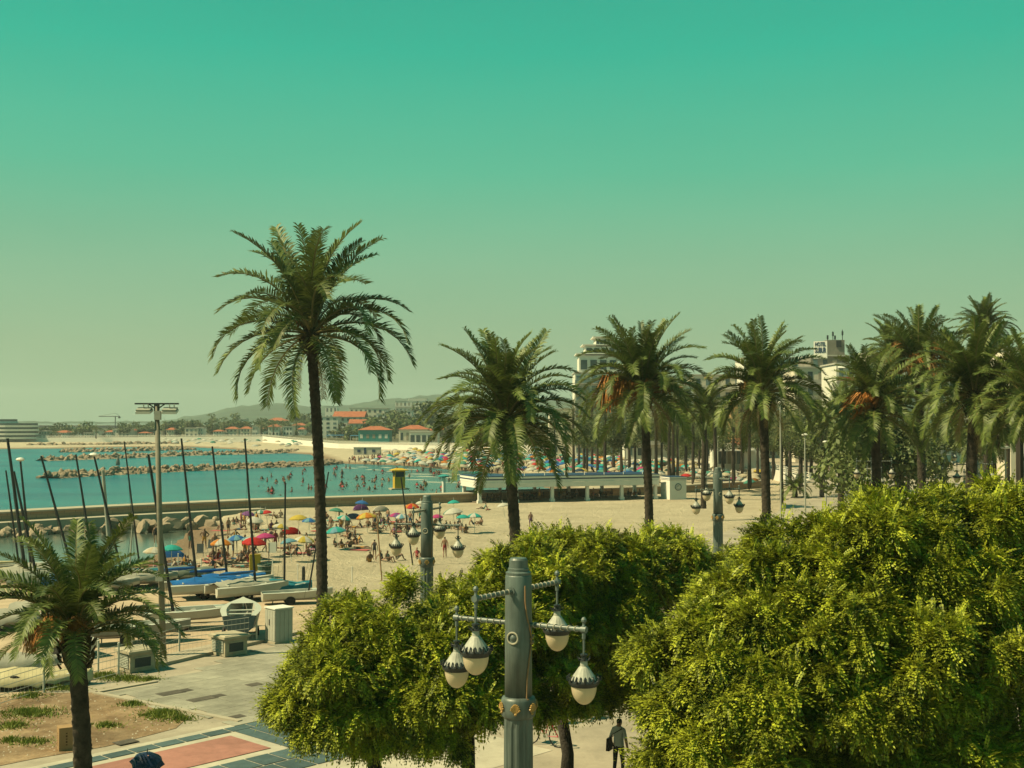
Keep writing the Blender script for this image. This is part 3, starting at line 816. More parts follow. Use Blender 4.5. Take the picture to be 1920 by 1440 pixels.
def orient(dirs, ups):
    X = dirs / np.linalg.norm(dirs, axis=1, keepdims=True)
    Y = np.cross(ups, X); Y /= np.linalg.norm(Y, axis=1, keepdims=True) + 1e-9
    Z = np.cross(X, Y)
    return np.stack([X, Y, Z], axis=2)              # columns
def leaf_mesh(name, pos, dirs, scale, mat):
    n = len(pos); Rm = orient(dirs, np.tile([0, 0, 1.0], (n, 1)) + rng.normal(0, .25, (n, 3)))
    Vs = []; Fs = []; off = 0
    which = rng.integers(0, 3, n)
    for k, (tv, tf) in enumerate(TEMPL):
        s = which == k; m = int(s.sum())
        if not m: continue
        v = np.einsum('nij,vj->nvi', Rm[s], tv) * scale[s][:, None, None] + pos[s][:, None, :]
        f = tf[None] + (np.arange(m) * len(tv))[:, None, None] + off
        Vs.append(v.reshape(-1, 3)); Fs.append(f.reshape(-1, 4)); off += m * len(tv)
    return quadmesh(name, np.concatenate(Vs), np.concatenate(Fs), mat)
SPRAY = []
for q in range(4):
    p = rng.normal(0, .07, (14, 3)); d = rng.normal(0, .7, (14, 3)) + [.9, 0, -.1]
    SPRAY.append(leaf_mesh('leaf_spray', p, d, rng.uniform(.9, 1.3, 14), MAT['leafspray']))
def leafy_tree(trunk_xy, lobes, label, nclump, per, seed, tr=.17, sprays=110):
    """lobes: (x, y, z, rx, ry, rz) in world metres"""
    rd = random.Random(seed); g = np.random.default_rng(seed)
    root = empty('leafy_tree', (trunk_xy[0], trunk_xy[1], 0), label, 'tree', 'leafy street trees in front of the camera')
    org = np.array([trunk_xy[0], trunk_xy[1], 0.0])
    fork = Vector((trunk_xy[0] + rd.uniform(-.15, .15), trunk_xy[1], 2.3))
    mb = MB(); o = Vector(org)
    mb.tube([Vector((trunk_xy[0], trunk_xy[1], -.1)) - o, Vector((trunk_xy[0] + .06, trunk_xy[1], 1.1)) - o, fork - o], [tr * 1.3, tr, tr * .95], 12)
    mb.build('trunk', MAT['treebark'], root, smooth=True)
    lb = MB()
    for (x, y, z, rx, ry, rz) in lobes:
        for q in range(4):
            e = Vector((x + rd.uniform(-.6, .6) * rx, y + rd.uniform(-.6, .6) * ry, z + rd.uniform(-.1, .6) * rz))
            m = fork.lerp(e, .5) + Vector((rd.uniform(-.3, .3), rd.uniform(-.3, .3), .3))
            lb.tube([fork - o, m - o, e - o], [tr * .6, tr * .35, .02], 6)
    lb.build('branch', MAT['treebark'], root, smooth=True)
    C = []; Nn = []
    areas = [l[3] * l[4] + l[3] * l[5] for l in lobes]; tot = sum(areas)
    LBn = np.array(lobes)
    subs = []
    for li, (x, y, z, rx, ry, rz) in enumerate(lobes):
        k = max(8, int(rx * ry * 7.5))
        i = np.arange(k) + .5                                            # spread evenly, then shaken
        zz_ = 1 - 1.62 * i / k; th = i * 2.39996
        u = np.stack([np.sqrt(1 - zz_**2) * np.cos(th), np.sqrt(1 - zz_**2) * np.sin(th), zz_], 1) + g.normal(0, .14, (k, 3))
        u /= np.linalg.norm(u, axis=1, keepdims=True)
        c = np.array([x, y, z]) + u * g.uniform(.60, 1.06, k)[:, None] * [rx, ry, rz]
        for lj, q in enumerate(lobes):
            if lj != li:
                keep = (((c - q[:3]) / np.array(q[3:])) ** 2).sum(1) > .55; c = c[keep]; u = u[keep]
        for cc, uu in zip(c, u):
            if uu[1] < .7: subs.append((cc, uu, g.uniform(.36, .80)))
    per_sub = max(6, int(nclump / len(subs)))
    for cc, uu, r in subs:
        k = max(4, int(per_sub * (r / .62) ** 2))
        w = g.normal(0, 1, (k * 3, 3)) + uu * .8 + [0, -.25, .45]
        w /= np.linalg.norm(w, axis=1, keepdims=True)
        w = w[w[:, 2] > -.35][:k]
        C.append(cc + w * g.uniform(.72, 1.05, len(w))[:, None] * [r * 1.1, r * 1.1, r * .72]); Nn.append(w * .75 + uu * .35)
    C = np.concatenate(C); Nn = np.concatenate(Nn); Nn /= np.linalg.norm(Nn, axis=1, keepdims=True)
    n = len(C)
    cs = g.uniform(.7, 1.35, n)
    cid = np.repeat(np.arange(n), per)
    m = len(cid)
    dirs = Nn[cid] * .75 + g.normal(0, .62, (m, 3)) + [0, 0, -.02]
    dn_ = dirs / np.linalg.norm(dirs, axis=1, keepdims=True)
    pos = C[cid] + dn_ * (g.uniform(.0, .24, m) * cs[cid])[:, None]
    pos[:, 2] -= .18 * (g.random(m) ** 2) * cs[cid]
    dirs2 = dn_ + g.normal(0, .5, (m, 3)) + [0, 0, -.22]
    # loose inner leaves
    k = int(m * .16); li = g.integers(0, len(lobes), k); LB = np.array(lobes)
    u = g.normal(0, 1, (k, 3)); u /= np.linalg.norm(u, axis=1, keepdims=True)
    pin = LB[li, :3] + u * LB[li, 3:] * g.uniform(.45, .85, k)[:, None]
    pos = np.concatenate([pos, pin]); dirs2 = np.concatenate([dirs2, g.normal(0, 1, (k, 3))])
    scl = np.concatenate([g.uniform(.7, 1.2, m), g.uniform(1.1, 1.7, k)])
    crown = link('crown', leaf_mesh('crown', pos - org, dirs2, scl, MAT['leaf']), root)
    crown['kind'] = 'stuff'
    # the outermost sprays, nearest the camera, as leaves of their own
    face = Nn[:, 1] * -1 + Nn[:, 2] * .6
    pick = np.argsort(-face + g.normal(0, .25, n))[:sprays]
    for i in pick:
        p = C[i] - org + Nn[i] * .16
        az = math.atan2(Nn[i][1], Nn[i][0]) + rd.uniform(-.6, .6)
        s = rd.uniform(.65, 1.05)
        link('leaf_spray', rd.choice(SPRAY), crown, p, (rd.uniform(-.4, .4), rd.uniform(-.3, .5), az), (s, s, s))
    return root
def lobe(px, py, D, rx, ry, rz):
    p = at_y(px, py, D); return (p.x, p.y, p.z, rx, ry, rz)
def tx(px, D): return ((px - 960) * D / FPX, D)
leafy_tree(tx(705, 30.5), [lobe(650, 1262, 30, 1.2, 1.3, 1.15), lobe(765, 1232, 30.5, 1.45, 1.5, 1.45), lobe(705, 1335, 30, 1.45, 1.3, .95), lobe(850, 1300, 30, 1.2, 1.2, 1.3)],
           'leafy tree left of the fluted lamp post, its crown overhanging the slate tiles', 694, 40, 41)
leafy_tree(tx(876, 32), [lobe(900, 1195, 32, 1.5, 1.5, 1.6), lobe(985, 1150, 33, 1.4, 1.4, 1.6), lobe(960, 1260, 32, 1.4, 1.3, 1.3)],
           'leafy tree directly behind the fluted lamp post', 492, 40, 42)
leafy_tree(tx(1060, 35), [lobe(1050, 1110, 35, 1.7, 1.7, 1.75), lobe(1130, 1090, 36, 1.5, 1.5, 1.4), lobe(1110, 1180, 35, 1.4, 1.4, 1.4), lobe(1150, 1262, 36, 1.25, 1.2, 1.2)],
           'tall rear leafy tree right of the fluted lamp post, over the walking person', 640, 40, 43)
leafy_tree(tx(1290, 39), [lobe(1240, 1085, 38, 1.55, 1.5, 1.35), lobe(1300, 1085, 39, 1.3, 1.3, 1.15)],
           'leafy tree in the gap between the fluted lamp post and the big right tree', 260, 44, 44, sprays=70)
leafy_tree(tx(1420, 27), [lobe(1362, 1258, 26.5, 1.5, 1.5, 1.25), lobe(1490, 1165, 27, 1.5, 1.6, 1.6), lobe(1378, 1362, 26, 1.5, 1.5, 1.4), lobe(1500, 1290, 26, 1.9, 1.7, 1.7), lobe(1585, 1100, 28, 1.55, 1.6, 1.6)],
           'big bright leafy tree filling the lower right, nearest the camera', 1176, 42, 45, tr=.2, sprays=170)
leafy_tree(tx(1730, 27.5), [lobe(1655, 1075, 28, 1.7, 1.7, 1.9), lobe(1775, 1100, 28, 1.6, 1.6, 1.8), lobe(1640, 1240, 26.5, 1.7, 1.7, 1.8), lobe(1760, 1270, 26.5, 1.6, 1.6, 1.7), lobe(1690, 1390, 26, 1.7, 1.5, 1.4)],
           'tall leafy tree at the right, its top under the short fruited palm', 1097, 42, 46, tr=.2, sprays=170)
leafy_tree(tx(1925, 29), [lobe(1880, 1080, 29, 1.7, 1.7, 1.85), lobe(1960, 1180, 29, 1.8, 1.7, 1.9)],
           'leafy tree cut by the right picture edge', 380, 44, 47, sprays=80)
# ---------------------------------------------------------------- big lamp posts
MAT['post'] = M('grey_green_post', (.13, .165, .155), .45, .16, 1.5, .15, 6, spec=.45, streak=.45)
MAT['iron'] = M('black_iron', (.018, .024, .026), .45, .2, 4, spec=.5)
MAT['shade'] = M('pale_lamp_shade', (.50, .50, .44), .5, .15, 4, .05, streak=.3)
MAT['gold'] = M('gilt_ornament', (.50, .30, .10), .5, .2, 10)
MAT['cable'] = M('tan_cable', (.36, .21, .11), .7, .15, 20)
MAT['cord'] = M('pale_cord', (.50, .46, .36), .7, .1)
def globe_material():
    m, t, p = nodes_of('milk_glass')
    N = t.nodes.new; K = t.links.new
    p.inputs['Base Color'].default_value = (.74, .60, .42, 1); p.inputs['Roughness'].default_value = .25
    tr = N('ShaderNodeBsdfTranslucent'); tr.inputs['Color'].default_value = (.80, .70, .52, 1)
    ms = N('ShaderNodeMixShader'); ms.inputs[0].default_value = .45
    K(p.outputs[0], ms.inputs[1]); K(tr.outputs[0], ms.inputs[2]); K(ms.outputs[0], t.nodes['Material Output'].inputs['Surface'])
    return m
MAT['globe'] = globe_material()
def lamp_post():
    root = empty('lamp_post', (0, 0, 0), None, 'lamp post', 'ornate lamp posts on the promenade')
    f = MB(); seg = 48; prof = [(.34, 0), (.34, .5), (.30, .62), (.245, .8), (.225, 5.75), (.225, 5.9)]
    rows_ = []
    for r, z in prof:
        row = []
        for k in range(seg):
            a = 2 * math.pi * k / seg; rr = r - (.02 if (k % 4 in (1, 2) and .7 < z < 5.8) else 0)
            row.append((rr * math.cos(a), rr * math.sin(a), z))
        rows_.append(row)
    f.grid(rows_, 0, True); f.build('fluted_shaft', MAT['post'], root)
    MB().lathe([(.225, 5.88), (.262, 5.92), (.272, 6.0), (.272, 6.16), (.255, 6.2), (.215, 6.22)], 32).build('collar', MAT['post'], root, smooth=True)
    for k in range(6):                                                          # gilt shells on the collar
        a = k * math.pi / 3 + .35; mb = MB()
        for q in range(9):
            t = (q - 4) / 4 * 1.1
            mb.tube([(.268, 0, -.07), (.29, .085 * math.sin(t), -.07 + .15 * math.cos(t))], [.010, .016], 5)
        mb.lathe([(.0, -.0), (.02, .01), (.025, .03), (0, .05)], 8, (.275, 0, -.1))
        mb.build('shell_ornament', MAT['gold'], root, (0, 0, 6.06), (0, 0, a))
    MB().lathe([(.215, 6.2), (.212, 7.0), (.21, 7.7), (.205, 8.08), (.195, 8.1)], 32).build('shaft', MAT['post'], root, smooth=True)
    cap = MB().lathe([(.195, 8.09), (.2, 8.14), (.165, 8.16), (.165, 8.2), (.15, 8.21), (.145, 8.33), (.125, 8.36), (0, 8.365)], 28)
    cap.build('cap', MAT['post'], root, smooth=False)
    for k in range(2):                                                          # round medallions
        a = R(-115 + 180 * k); mb = MB()
        ring = [(.215, .088 * math.cos(q * math.pi / 10), .088 * math.sin(q * math.pi / 10)) for q in range(21)]
        mb.tube(ring, .014, 6, 0, False)
        mo = mb.build('medallion', MAT['cord'], root, (0, 0, 7.14), (0, 0, a))
        MB().lathe([(.07, -.02), (.06, .0), (.035, .02), (0, .028)], 14).build('boss', MAT['post'], mo, (.2, 0, 0), (0, R(90), 0), smooth=True)
    cb = MB(); a0 = R(-62)
    pts = []
    for z, da, rr in [(7.95, 0, .215), (7.7, 0, .222), (7.5, .12, .222), (7.2, .55, .222), (7.12, .62, .226), (7.02, .6, .226), (6.8, .35, .222), (6.5, .15, .222), (6.2, .1, .225), (6.21, .1, .28)]:
        pts.append((rr * math.cos(a0 + da), rr * math.sin(a0 + da), z))
    cb.tube(pts, .014, 6)
    cb.tube([(.228 * math.cos(a0 + .5), .228 * math.sin(a0 + .5), 7.12), (.232 * math.cos(a0 + .8), .232 * math.sin(a0 + .8), 7.14), (.232 * math.cos(a0 + 1.2), .232 * math.sin(a0 + 1.2), 7.15)], .02, 6)
    cb.tube([(.228 * math.cos(a0 + .5), .228 * math.sin(a0 + .5), 7.06), (.232 * math.cos(a0 + .8), .232 * math.sin(a0 + .8), 7.05), (.232 * math.cos(a0 + 1.2), .232 * math.sin(a0 + 1.2), 7.06)], .02, 6)
    cb.build('cable', MAT['cable'], root)
    mesh = {}
    A = MB().tube([(.19, 0, 0), (1.1, 0, 0)], .036, 14).lathe([(0, 0), (.06, .01), (.06, .05), (0, .06)], 14, (0, 0, 0))
    A = MB().tube([(.17, 0, 0), (.215, 0, 0)], .07, 14).tube([(.2, 0, 0), (1.13, 0, 0)], .036, 14).tube([(1.1, 0, 0), (1.19, 0, 0)], [.05, .052], 14)
    A.lathe([(0, .0), (.03, .01), (.02, .04), (.02, .06), (.042, .09), (.042, .12), (.02, .15), (0, .155)], 12, (1.145, 0, .035))
    mesh['arm'] = A.mesh('arm', MAT['post'])
    w = MB()
    for q in range(7):
        x = .3 + q * .12; w.tube([(x + .02 * math.cos(t * .63), .042 * math.cos(t * .63), .042 * math.sin(t * .63)) for t in range(11)], .008, 4, 0, False)
    mesh['coil'] = w.mesh('cord_wrap', MAT['cord'])
    mesh['rod'] = MB().tube([(1.145, 0, -.03), (1.145, 0, -.4)], .018, 8).tube([(1.145, 0, -.05), (1.145, 0, -.14)], .03, 8).mesh('hanging_rod', MAT['post'])
    ln = MB()
    ln.lathe([(.03, -.36), (.055, -.37), (.055, -.39), (.035, -.4), (.04, -.44), (.085, -.455), (.055, -.465)], 12, (1.145, 0, 0))
    for q in range(6):
        a = q * math.pi / 3; ln.tube([(1.145 + .05 * math.cos(a), .05 * math.sin(a), -.45), (1.145 + .095 * math.cos(a), .095 * math.sin(a), -.43), (1.145 + .10 * math.cos(a), .10 * math.sin(a), -.40)], [.012, .01, .006], 4)
    mesh['crest'] = ln.mesh('lantern_crest', MAT['iron'])
    mesh['shade'] = MB().lathe([(.05, -.46), (.055, -.54), (.075, -.56), (.17, -.70), (.19, -.75)], 16, (1.145, 0, 0)).mesh('lantern_shade', MAT['shade'])
    rm = MB().lathe([(.165, -.69), (.178, -.72), (.20, -.75), (.225, -.76), (.215, -.80), (.19, -.805), (.188, -.83)], 32, (1.145, 0, 0), 0, {0: .022, 1: .015})
    for q in range(12):
        a = q * math.pi / 6; rm.tube([(1.145 + .2 * math.cos(a), .2 * math.sin(a), -.76), (1.145 + .235 * math.cos(a), .235 * math.sin(a), -.735), (1.145 + .24 * math.cos(a), .24 * math.sin(a), -.69), (1.145 + .215 * math.cos(a), .215 * math.sin(a), -.675)], [.016, .017, .013, .006], 5)
    mesh['rim'] = rm.mesh('lantern_rim', MAT['iron'])
    mesh['globe'] = MB().lathe([(.186, -.822)] + [(.184 * math.cos(t * math.pi / 20), -.83 - .27 * math.sin(t * math.pi / 20)) for t in range(11)], 24, (1.145, 0, 0)).mesh('globe', MAT['globe'], True)
    for k in ('crest', 'shade', 'rim', 'globe'):
        for v in mesh[k].vertices:
            v.co.x = 1.145 + (v.co.x - 1.145) * 1.06; v.co.y *= 1.06; v.co.z = -.36 + (v.co.z + .36) * 1.04
    for (az, z) in ((math.atan2(-.83, -.56), 7.86), (math.atan2(.83, .56), 7.86), (math.atan2(.50, -.86), 7.34), (math.atan2(-.50, .86), 7.34)):
        ar = link('arm', mesh['arm'], root, (0, 0, z), (0, 0, az))
        link('cord_wrap', mesh['coil'], ar); link('hanging_rod', mesh['rod'], ar); link('lantern_crest', mesh['crest'], ar)
        link('lantern_shade', mesh['shade'], ar); link('lantern_rim', mesh['rim'], ar); link('globe', mesh['globe'], ar)
    return root
lp = lamp_post()
for (px, D, rz, lab) in [(972, 19.3, 0, 'large fluted lamp post with four hanging lanterns, nearest the camera'), (801, 43, .25, 'dark lamp post rising from the leafy trees over the beach crowd'),
                         (1345, 57, .9, 'lamp post against open sand right of the pavilion hut'), (1638, 80, 2.2, 'pale lamp post below the short fruited palm'),
                         (1767, 108, 2.4, 'far lamp post between the two right hand palm trunks'), (1826, 75, 2.3, 'lamp post beside the thick dark palm trunk at right')]:
    z = promz(D) if D > 60 else 0
    place(lp, ((px - 960) * D / FPX, D, z * .5 if D > 60 else (-.45 if D == 43 else 0)), rz, lab)
# plain thin street lights on the promenade
MAT['galv'] = M('galvanised_pole', (.42, .42, .36), .5, .15, 2, spec=.4)
def street_light(px, ptop, D, label):
    t = at_y(px, ptop, D); zb = groundz(t.x, D); r = empty('street_light', (t.x, D, zb), label, 'street light', 'thin street lights along the promenade')
    MB().tube([(0, 0, 0), (0, 0, t.z - zb)], [.09, .06], 8).build('pole', MAT['galv'], r)
    MB().lathe([(.06, 0), (.32, .05), (.34, .14), (.2, .22), (0, .24)], 12).build('lamp_head', MAT['white'], r, (0, 0, t.z - zb))
for px, pt, D, lab in [(1172, 770, 200, 'tall thin white pole behind the orange fruited palm'), (1463, 757, 105, 'thin pole right of the upright palm trunk'), (1509, 817, 130, 'short street light left of the promenade walkers'),
                       (1548, 830, 140, 'street light just above the promenade walkers'), (1592, 850, 130, 'street light right of the promenade walkers'), (1316, 818, 220, 'street light left of the restaurant awning'), (1346, 820, 200, 'street light at the restaurant awning corner'),
                       (1273, 812, 240, 'street light among far palms near the orange fruited palm'), (1885, 842, 90, 'pale street light at the right picture edge')]:
    street_light(px, pt, D, lab)

# ---------------------------------------------------------------- floodlight mast, grey pole
b = at_z(306, 1234); r = empty('floodlight_pole', b, 'tall floodlight pole with a T bar of lamps by the fence', 'floodlight')
t = at_y(294, 762, b.y) - b
MAT['polegrey'] = M('weathered_pole', (.24, .22, .17), .7, .2, 2)
MB().tube([(0, 0, 0), t * .5, t], [.15, .125, .11], 12).build('pole', MAT['polegrey'], r, smooth=True)
MB().box((t.x, t.y, t.z + .12), (1.95, .12, .07)).box((t.x, t.y, t.z - .1), (.2, .2, .5)).tube([(t.x - .35, t.y, t.z + .1), (t.x - .05, t.y, t.z - .1)], .03, 5).tube([(t.x + .35, t.y, t.z + .1), (t.x + .05, t.y, t.z - .1)], .03, 5).build('cross_bar', MAT['iron'], r)
fl = MB().box((0, 0, 0), (.62, .42, .09)).box((0, 0, -.10), (.66, .46, .1), 1, 0, 1.0).box((0, 0, .14), (.03, .05, .2)).box((.2, 0, .14), (.03, .05, .2)).mesh('floodlight_head', [MAT['galv'], MAT['white']])
for dx in (-.55, .6):
    link('floodlight_head', fl, r, (t.x + dx, t.y - .05, t.z - .13), (R(18), 0, .05 * dx))
MB().box((t.x + .1, t.y - .18, t.z - .4), (.28, .16, .4)).build('control_box', MAT['galv'], r)
MB().box((-.03 + t.x * .32, -.2, t.z * .32), (.32, .14, .3)).build('junction_box', MAT['galv'], r)
b = at_z(206, 1040, SZ); t = at_y(193, 884, b.y) - b
r = empty('grey_pole', b, 'pale grey leaning pole behind the low date palm', 'pole')
MB().tube([(0, 0, 0), t], [.16, .13], 10).build('pole', MAT['galv'], r); MB().lathe([(.15, 0), (.15, .12), (0, .16)], 10).build('pole_cap', MAT['galv'], r, tuple(t))

# ---------------------------------------------------------------- vent boxes, cabinet, fence, cardboard box
MAT['concrete'] = M('weathered_concrete', (.48, .42, .31), .9, .2, 2, .35)
MAT['louver'] = M('grey_louver', (.40, .42, .36), .6, .15)
MAT['screen'] = M('dark_mesh_screen', (.05, .065, .07), .7, .3, 20)
def vent_box(px, py, lab, w=1.15, h=.78):
    c = at_z(px, py); r = empty('vent_box', (c.x, c.y + .8, 0), lab, 'vent box', 'concrete vent boxes on the plaza', R(45))
    MB().box((0, 0, h / 2 + .02), (w, w, h)).build('body', MAT['concrete'], r)
    MB().box((0, 0, h + .07), (w + .22, w + .22, .10)).box((0, 0, h + .14), (w + .1, w + .1, .05), 0, 0, .9).build('roof_slab', MAT['concrete'], r)
    # local -x looks left-away, local -y looks right towards the camera after the 45 degree turn
    lv = MB().box((0, 0, 0), (.04, w * .78, .045)).mesh('louver_slat', MAT['louver'])
    for q in range(8):
        link('louver_slat', lv, r, (-w / 2 - .015, 0, .2 + q * .068), (0, R(-30), 0))
    MB().box((0, -w / 2 - .01, h * .52), (w * .62, .03, h * .5)).build('screen', MAT['screen'], r)
    MB().box((0, -w / 2 - .012, h * .80), (w * .7, .04, .05)).build('screen_lintel', MAT['concrete'], r); MB().box((0, -w / 2 - .012, h * .24), (w * .7, .04, .05)).build('screen_sill', MAT['concrete'], r)
vent_box(244, 1263, 'concrete vent box at the grassy corner, left of the two')
vent_box(422, 1233, 'concrete vent box in the middle of the plaza edge, right of the two')
MAT['cabinet'] = M('cabinet_paint', (.50, .49, .42), .6, .1, 2)
c = at_z(519, 1208); r = empty('utility_cabinet', (c.x, c.y + .5, 0), 'tall white utility cabinet beside the leafy tree', 'cabinet', None, R(42))
MB().box((0, 0, .86), (.95, .9, 1.55)).build('body', MAT['cabinet'], r); MB().box((0, 0, .06), (1.02, .96, .1)).build('plinth', MAT['concrete'], r); MB().box((0, 0, 1.665), (1.04, 1.0, .05)).build('lid', MAT['white'], r)
pn = MB().box((0, 0, 0), (.02, .2, 1.4)).mesh('door_panel', MAT['cabinet'])
for q in range(4): link('door_panel', pn, r, (-.482, -.33 + q * .22, .86))
pn2 = MB().box((0, 0, 0), (.2, .02, 1.4)).mesh('side_panel', MAT['cabinet'])
for q in range(4): link('side_panel', pn2, r, (-.35 + q * .235, -.457, .86))
MB().box((-.5, .05, 1.0), (.03, .04, .28)).build('door_handle', MAT['iron'], r)
# fence
FW = M('fence_white', (.62, .60, .52), .6, .1)
fp = [(-40, 1338), (82, 1298), (168, 1281), (222, 1267), (336, 1227), (481, 1205)]
fence = empty('mesh_fence', at_z(222, 1267), 'white wire mesh fence on posts around the boat yard', 'fence')
fo = fence.location.copy()
pm = MB().tube([(0, 0, 0), (0, 0, 1.32)], .045, 8).lathe([(.055, 0), (.055, .03), (0, .06)], 8, (0, 0, 1.32)).mesh('fence_post', FW)
F3 = [at_z(*p) for p in fp]
for p in F3: link('fence_post', pm, fence, p - fo)
wm = MB()
for a, b in zip(F3[:-1], F3[1:]):
    n = max(4, int((b - a).length / .22))
    for h in (.12, .42, .72, 1.0, 1.24):
        wm.tube([a - fo + Vector((0, 0, h)), b - fo + Vector((0, 0, h))], .014, 4)
    for q in range(1, n):
        p = a.lerp(b, q / n) - fo
        wm.tube([p + Vector((0, 0, .1)), p + Vector((0, 0, 1.26))], .004, 3)
wm.build('wire_mesh', FW, fence)
for px, py, h in [(184, 1262, 1.25), (247, 1212, 1.2)]:
    p = at_z(px, py); link('fence_post', pm, fence, p - fo)
MAT['card'] = M('cardboard', (.42, .26, .13), .85, .12, 3)
c = at_z(116, 1409); r = empty('cardboard_box', (c.x, c.y + .25, 0), 'brown cardboard carton standing on the dirt beside the low palm', 'box', None, R(28))
MB().box((0, 0, .37), (.42, .5, .72)).build('carton', MAT['card'], r)
MB().box((0, -.1, .735), (.44, .3, .012), 0, .0).build('flap', MAT['card'], r)
pk = M('brown_print', (.12, .06, .03), .9)
for q in range(5): MB().box((.02, -.252, .2 + q * .09), (.05, .004, .06 if q % 2 else .035)).build('printed_mark', pk, r)
for q in range(6): MB().box((-.212, .02, .16 + q * .075), (.004, .06, .05 if q % 3 else .03)).build('printed_mark', pk, r)

# ---------------------------------------------------------------- rocks
MAT['rock'] = M('pale_boulder', (.36, .28, .20), .9, .3, 1.2, .8, 4, rnd=.25)
def rock_mesh(seed, cuts=2):
    rd = random.Random(seed); bm = bmesh.new(); bmesh.ops.create_icosphere(bm, subdivisions=cuts, radius=.5)
    k = [(Vector((rd.gauss(0, 1), rd.gauss(0, 1), rd.gauss(0, 1))).normalized(), rd.uniform(.25, .42)) for _ in range(9)]
    for v in bm.verts:
        for n, d in k:
            e = v.co.dot(n) - d
            if e > 0: v.co -= n * e
        v.co *= rd.uniform(.96, 1.05)
    me = bpy.data.meshes.new('rock'); bm.to_mesh(me); bm.free(); me.materials.append(MAT['rock']); return me
ROCKS = [rock_mesh(i) for i in range(6)]; ROCKS1 = [rock_mesh(20 + i, 1) for i in range(6)]
for i, (px, py, s) in enumerate(sorted([(214, 985, 3.0), (232, 990, 2.4), (250, 984, 2.6), (268, 990, 2.8), (288, 988, 3.2), (306, 990, 2.5), (325, 985, 3.0), (345, 983, 3.2), (360, 986, 2.4), (377, 981, 3.4), (395, 983, 2.2), (200, 992, 2.2), (312, 980, 2.2), (276, 980, 2.2), (405, 977, 2.0)])):
    p = at_z(px, py, -.7)
    o = link('boulder', ROCKS[i % 6], None, p, (random.uniform(-.5, .5), random.uniform(-.5, .5), random.uniform(0, 6)), (s * .8, s * .55, s * .55))
    tag(o, 'pale angular boulder at the foot of the sea wall, %s from the left' % nth(i), 'boulder', 'boulders below the sea wall')
for i in range(34):
    px = random.uniform(-10, 215); p = at_z(px, 1000 - px * .06 + random.uniform(-3, 8), -1.0); s = random.uniform(.9, 1.9)
    o = link('boulder', ROCKS1[i % 6], None, p, (random.random(), random.random(), random.uniform(0, 6)), (s, s, s * .8)); tag(o, 'small dark shore rock at the inlet left of the boulders', 'boulder', 'small rocks by the inlet')
def groyne(line, label, n, s, hgt, width, parts=True):
    pts = [at_z(px, py, SEA) for px, py in line]
    r = empty('rock_groyne', pts[0], label, 'breakwater', 'rock groynes in the bay'); o = r.location
    seg = [(b - a).length for a, b in zip(pts[:-1], pts[1:])]; tot = sum(seg)
    V = MB()
    for a_, b_ in zip(pts[:-1], pts[1:]):                     # rubble core
        dr = (b_ - a_).normalized(); nn = Vector((-dr.y, dr.x, 0)) * width
        V.grid([[a_ - nn - o, a_ + Vector((0, 0, hgt * .9)) - o, a_ + nn - o], [b_ - nn - o, b_ + Vector((0, 0, hgt * .9)) - o, b_ + nn - o]])
    for i in range(n):
        d = tot * (i + random.random()) / n; k = 0
        while d > seg[k] and k < len(seg) - 1: d -= seg[k]; k += 1
        q = pts[k].lerp(pts[k+1], d / seg[k]); dr = (pts[k+1] - pts[k]).normalized(); nn = Vector((-dr.y, dr.x, 0))
        u = random.uniform(-1, 1); q = q + nn * (u * width) + Vector((0, 0, (1 - abs(u)) * hgt + random.uniform(-.3, .3)))
        ss = s * random.uniform(.6, 1.35)
        if parts and (u < .3) and i < 300:
            link('rock', random.choice(ROCKS1), r, q - o, (random.random(), random.random(), random.uniform(0, 6)), (ss * 1.25, ss, ss * .85))
        else:
            me = random.choice(ROCKS1); b = len(V.v); a = random.uniform(0, 6); ca, sa = math.cos(a), math.sin(a)
            for v in me.vertices: V.v.append(((v.co.x * ca - v.co.y * sa) * ss * 1.2 + q.x - o.x, (v.co.x * sa + v.co.y * ca) * ss + q.y - o.y, v.co.z * ss * .85 + q.z - o.z))
            for p in me.polygons: V.f.append(tuple(b + j for j in p.vertices)); V.m.append(0)
    if V.f: V.build('rubble', MAT['rock'], r)['kind'] = 'stuff'
    return r
groyne([(92, 897), (130, 894), (300, 885), (480, 877), (590, 873), (625, 869)], 'nearest pale rock breakwater ending at the tall palm trunk', 520, 1.4, 1.0, 3.0)
groyne([(78, 864), (200, 860), (350, 854), (480, 851), (560, 848)], 'second rock breakwater farther out in the bay', 380, 1.5, 1.0, 3.0)
groyne([(114, 848), (250, 846), (360, 843)], 'third rock breakwater, thin dark line in the bay', 260, 1.6, .9, 3.0)
groyne([(50, 838), (200, 837), (330, 835)], 'farthest low rock breakwater at the far beach', 120, 2.6, 1.4, 3.5, False)
nb = at_z(221, 872, SEA); o = MB().lathe([(.5, -.3), (.6, .6), (.35, 1.6), (.12, 2.1), (.1, 2.6), (0, 2.7)], 10).build('channel_marker', MAT['post'], None, nb, smooth=True); tag(o, 'small grey green marker buoy behind the nearest breakwater', 'buoy')
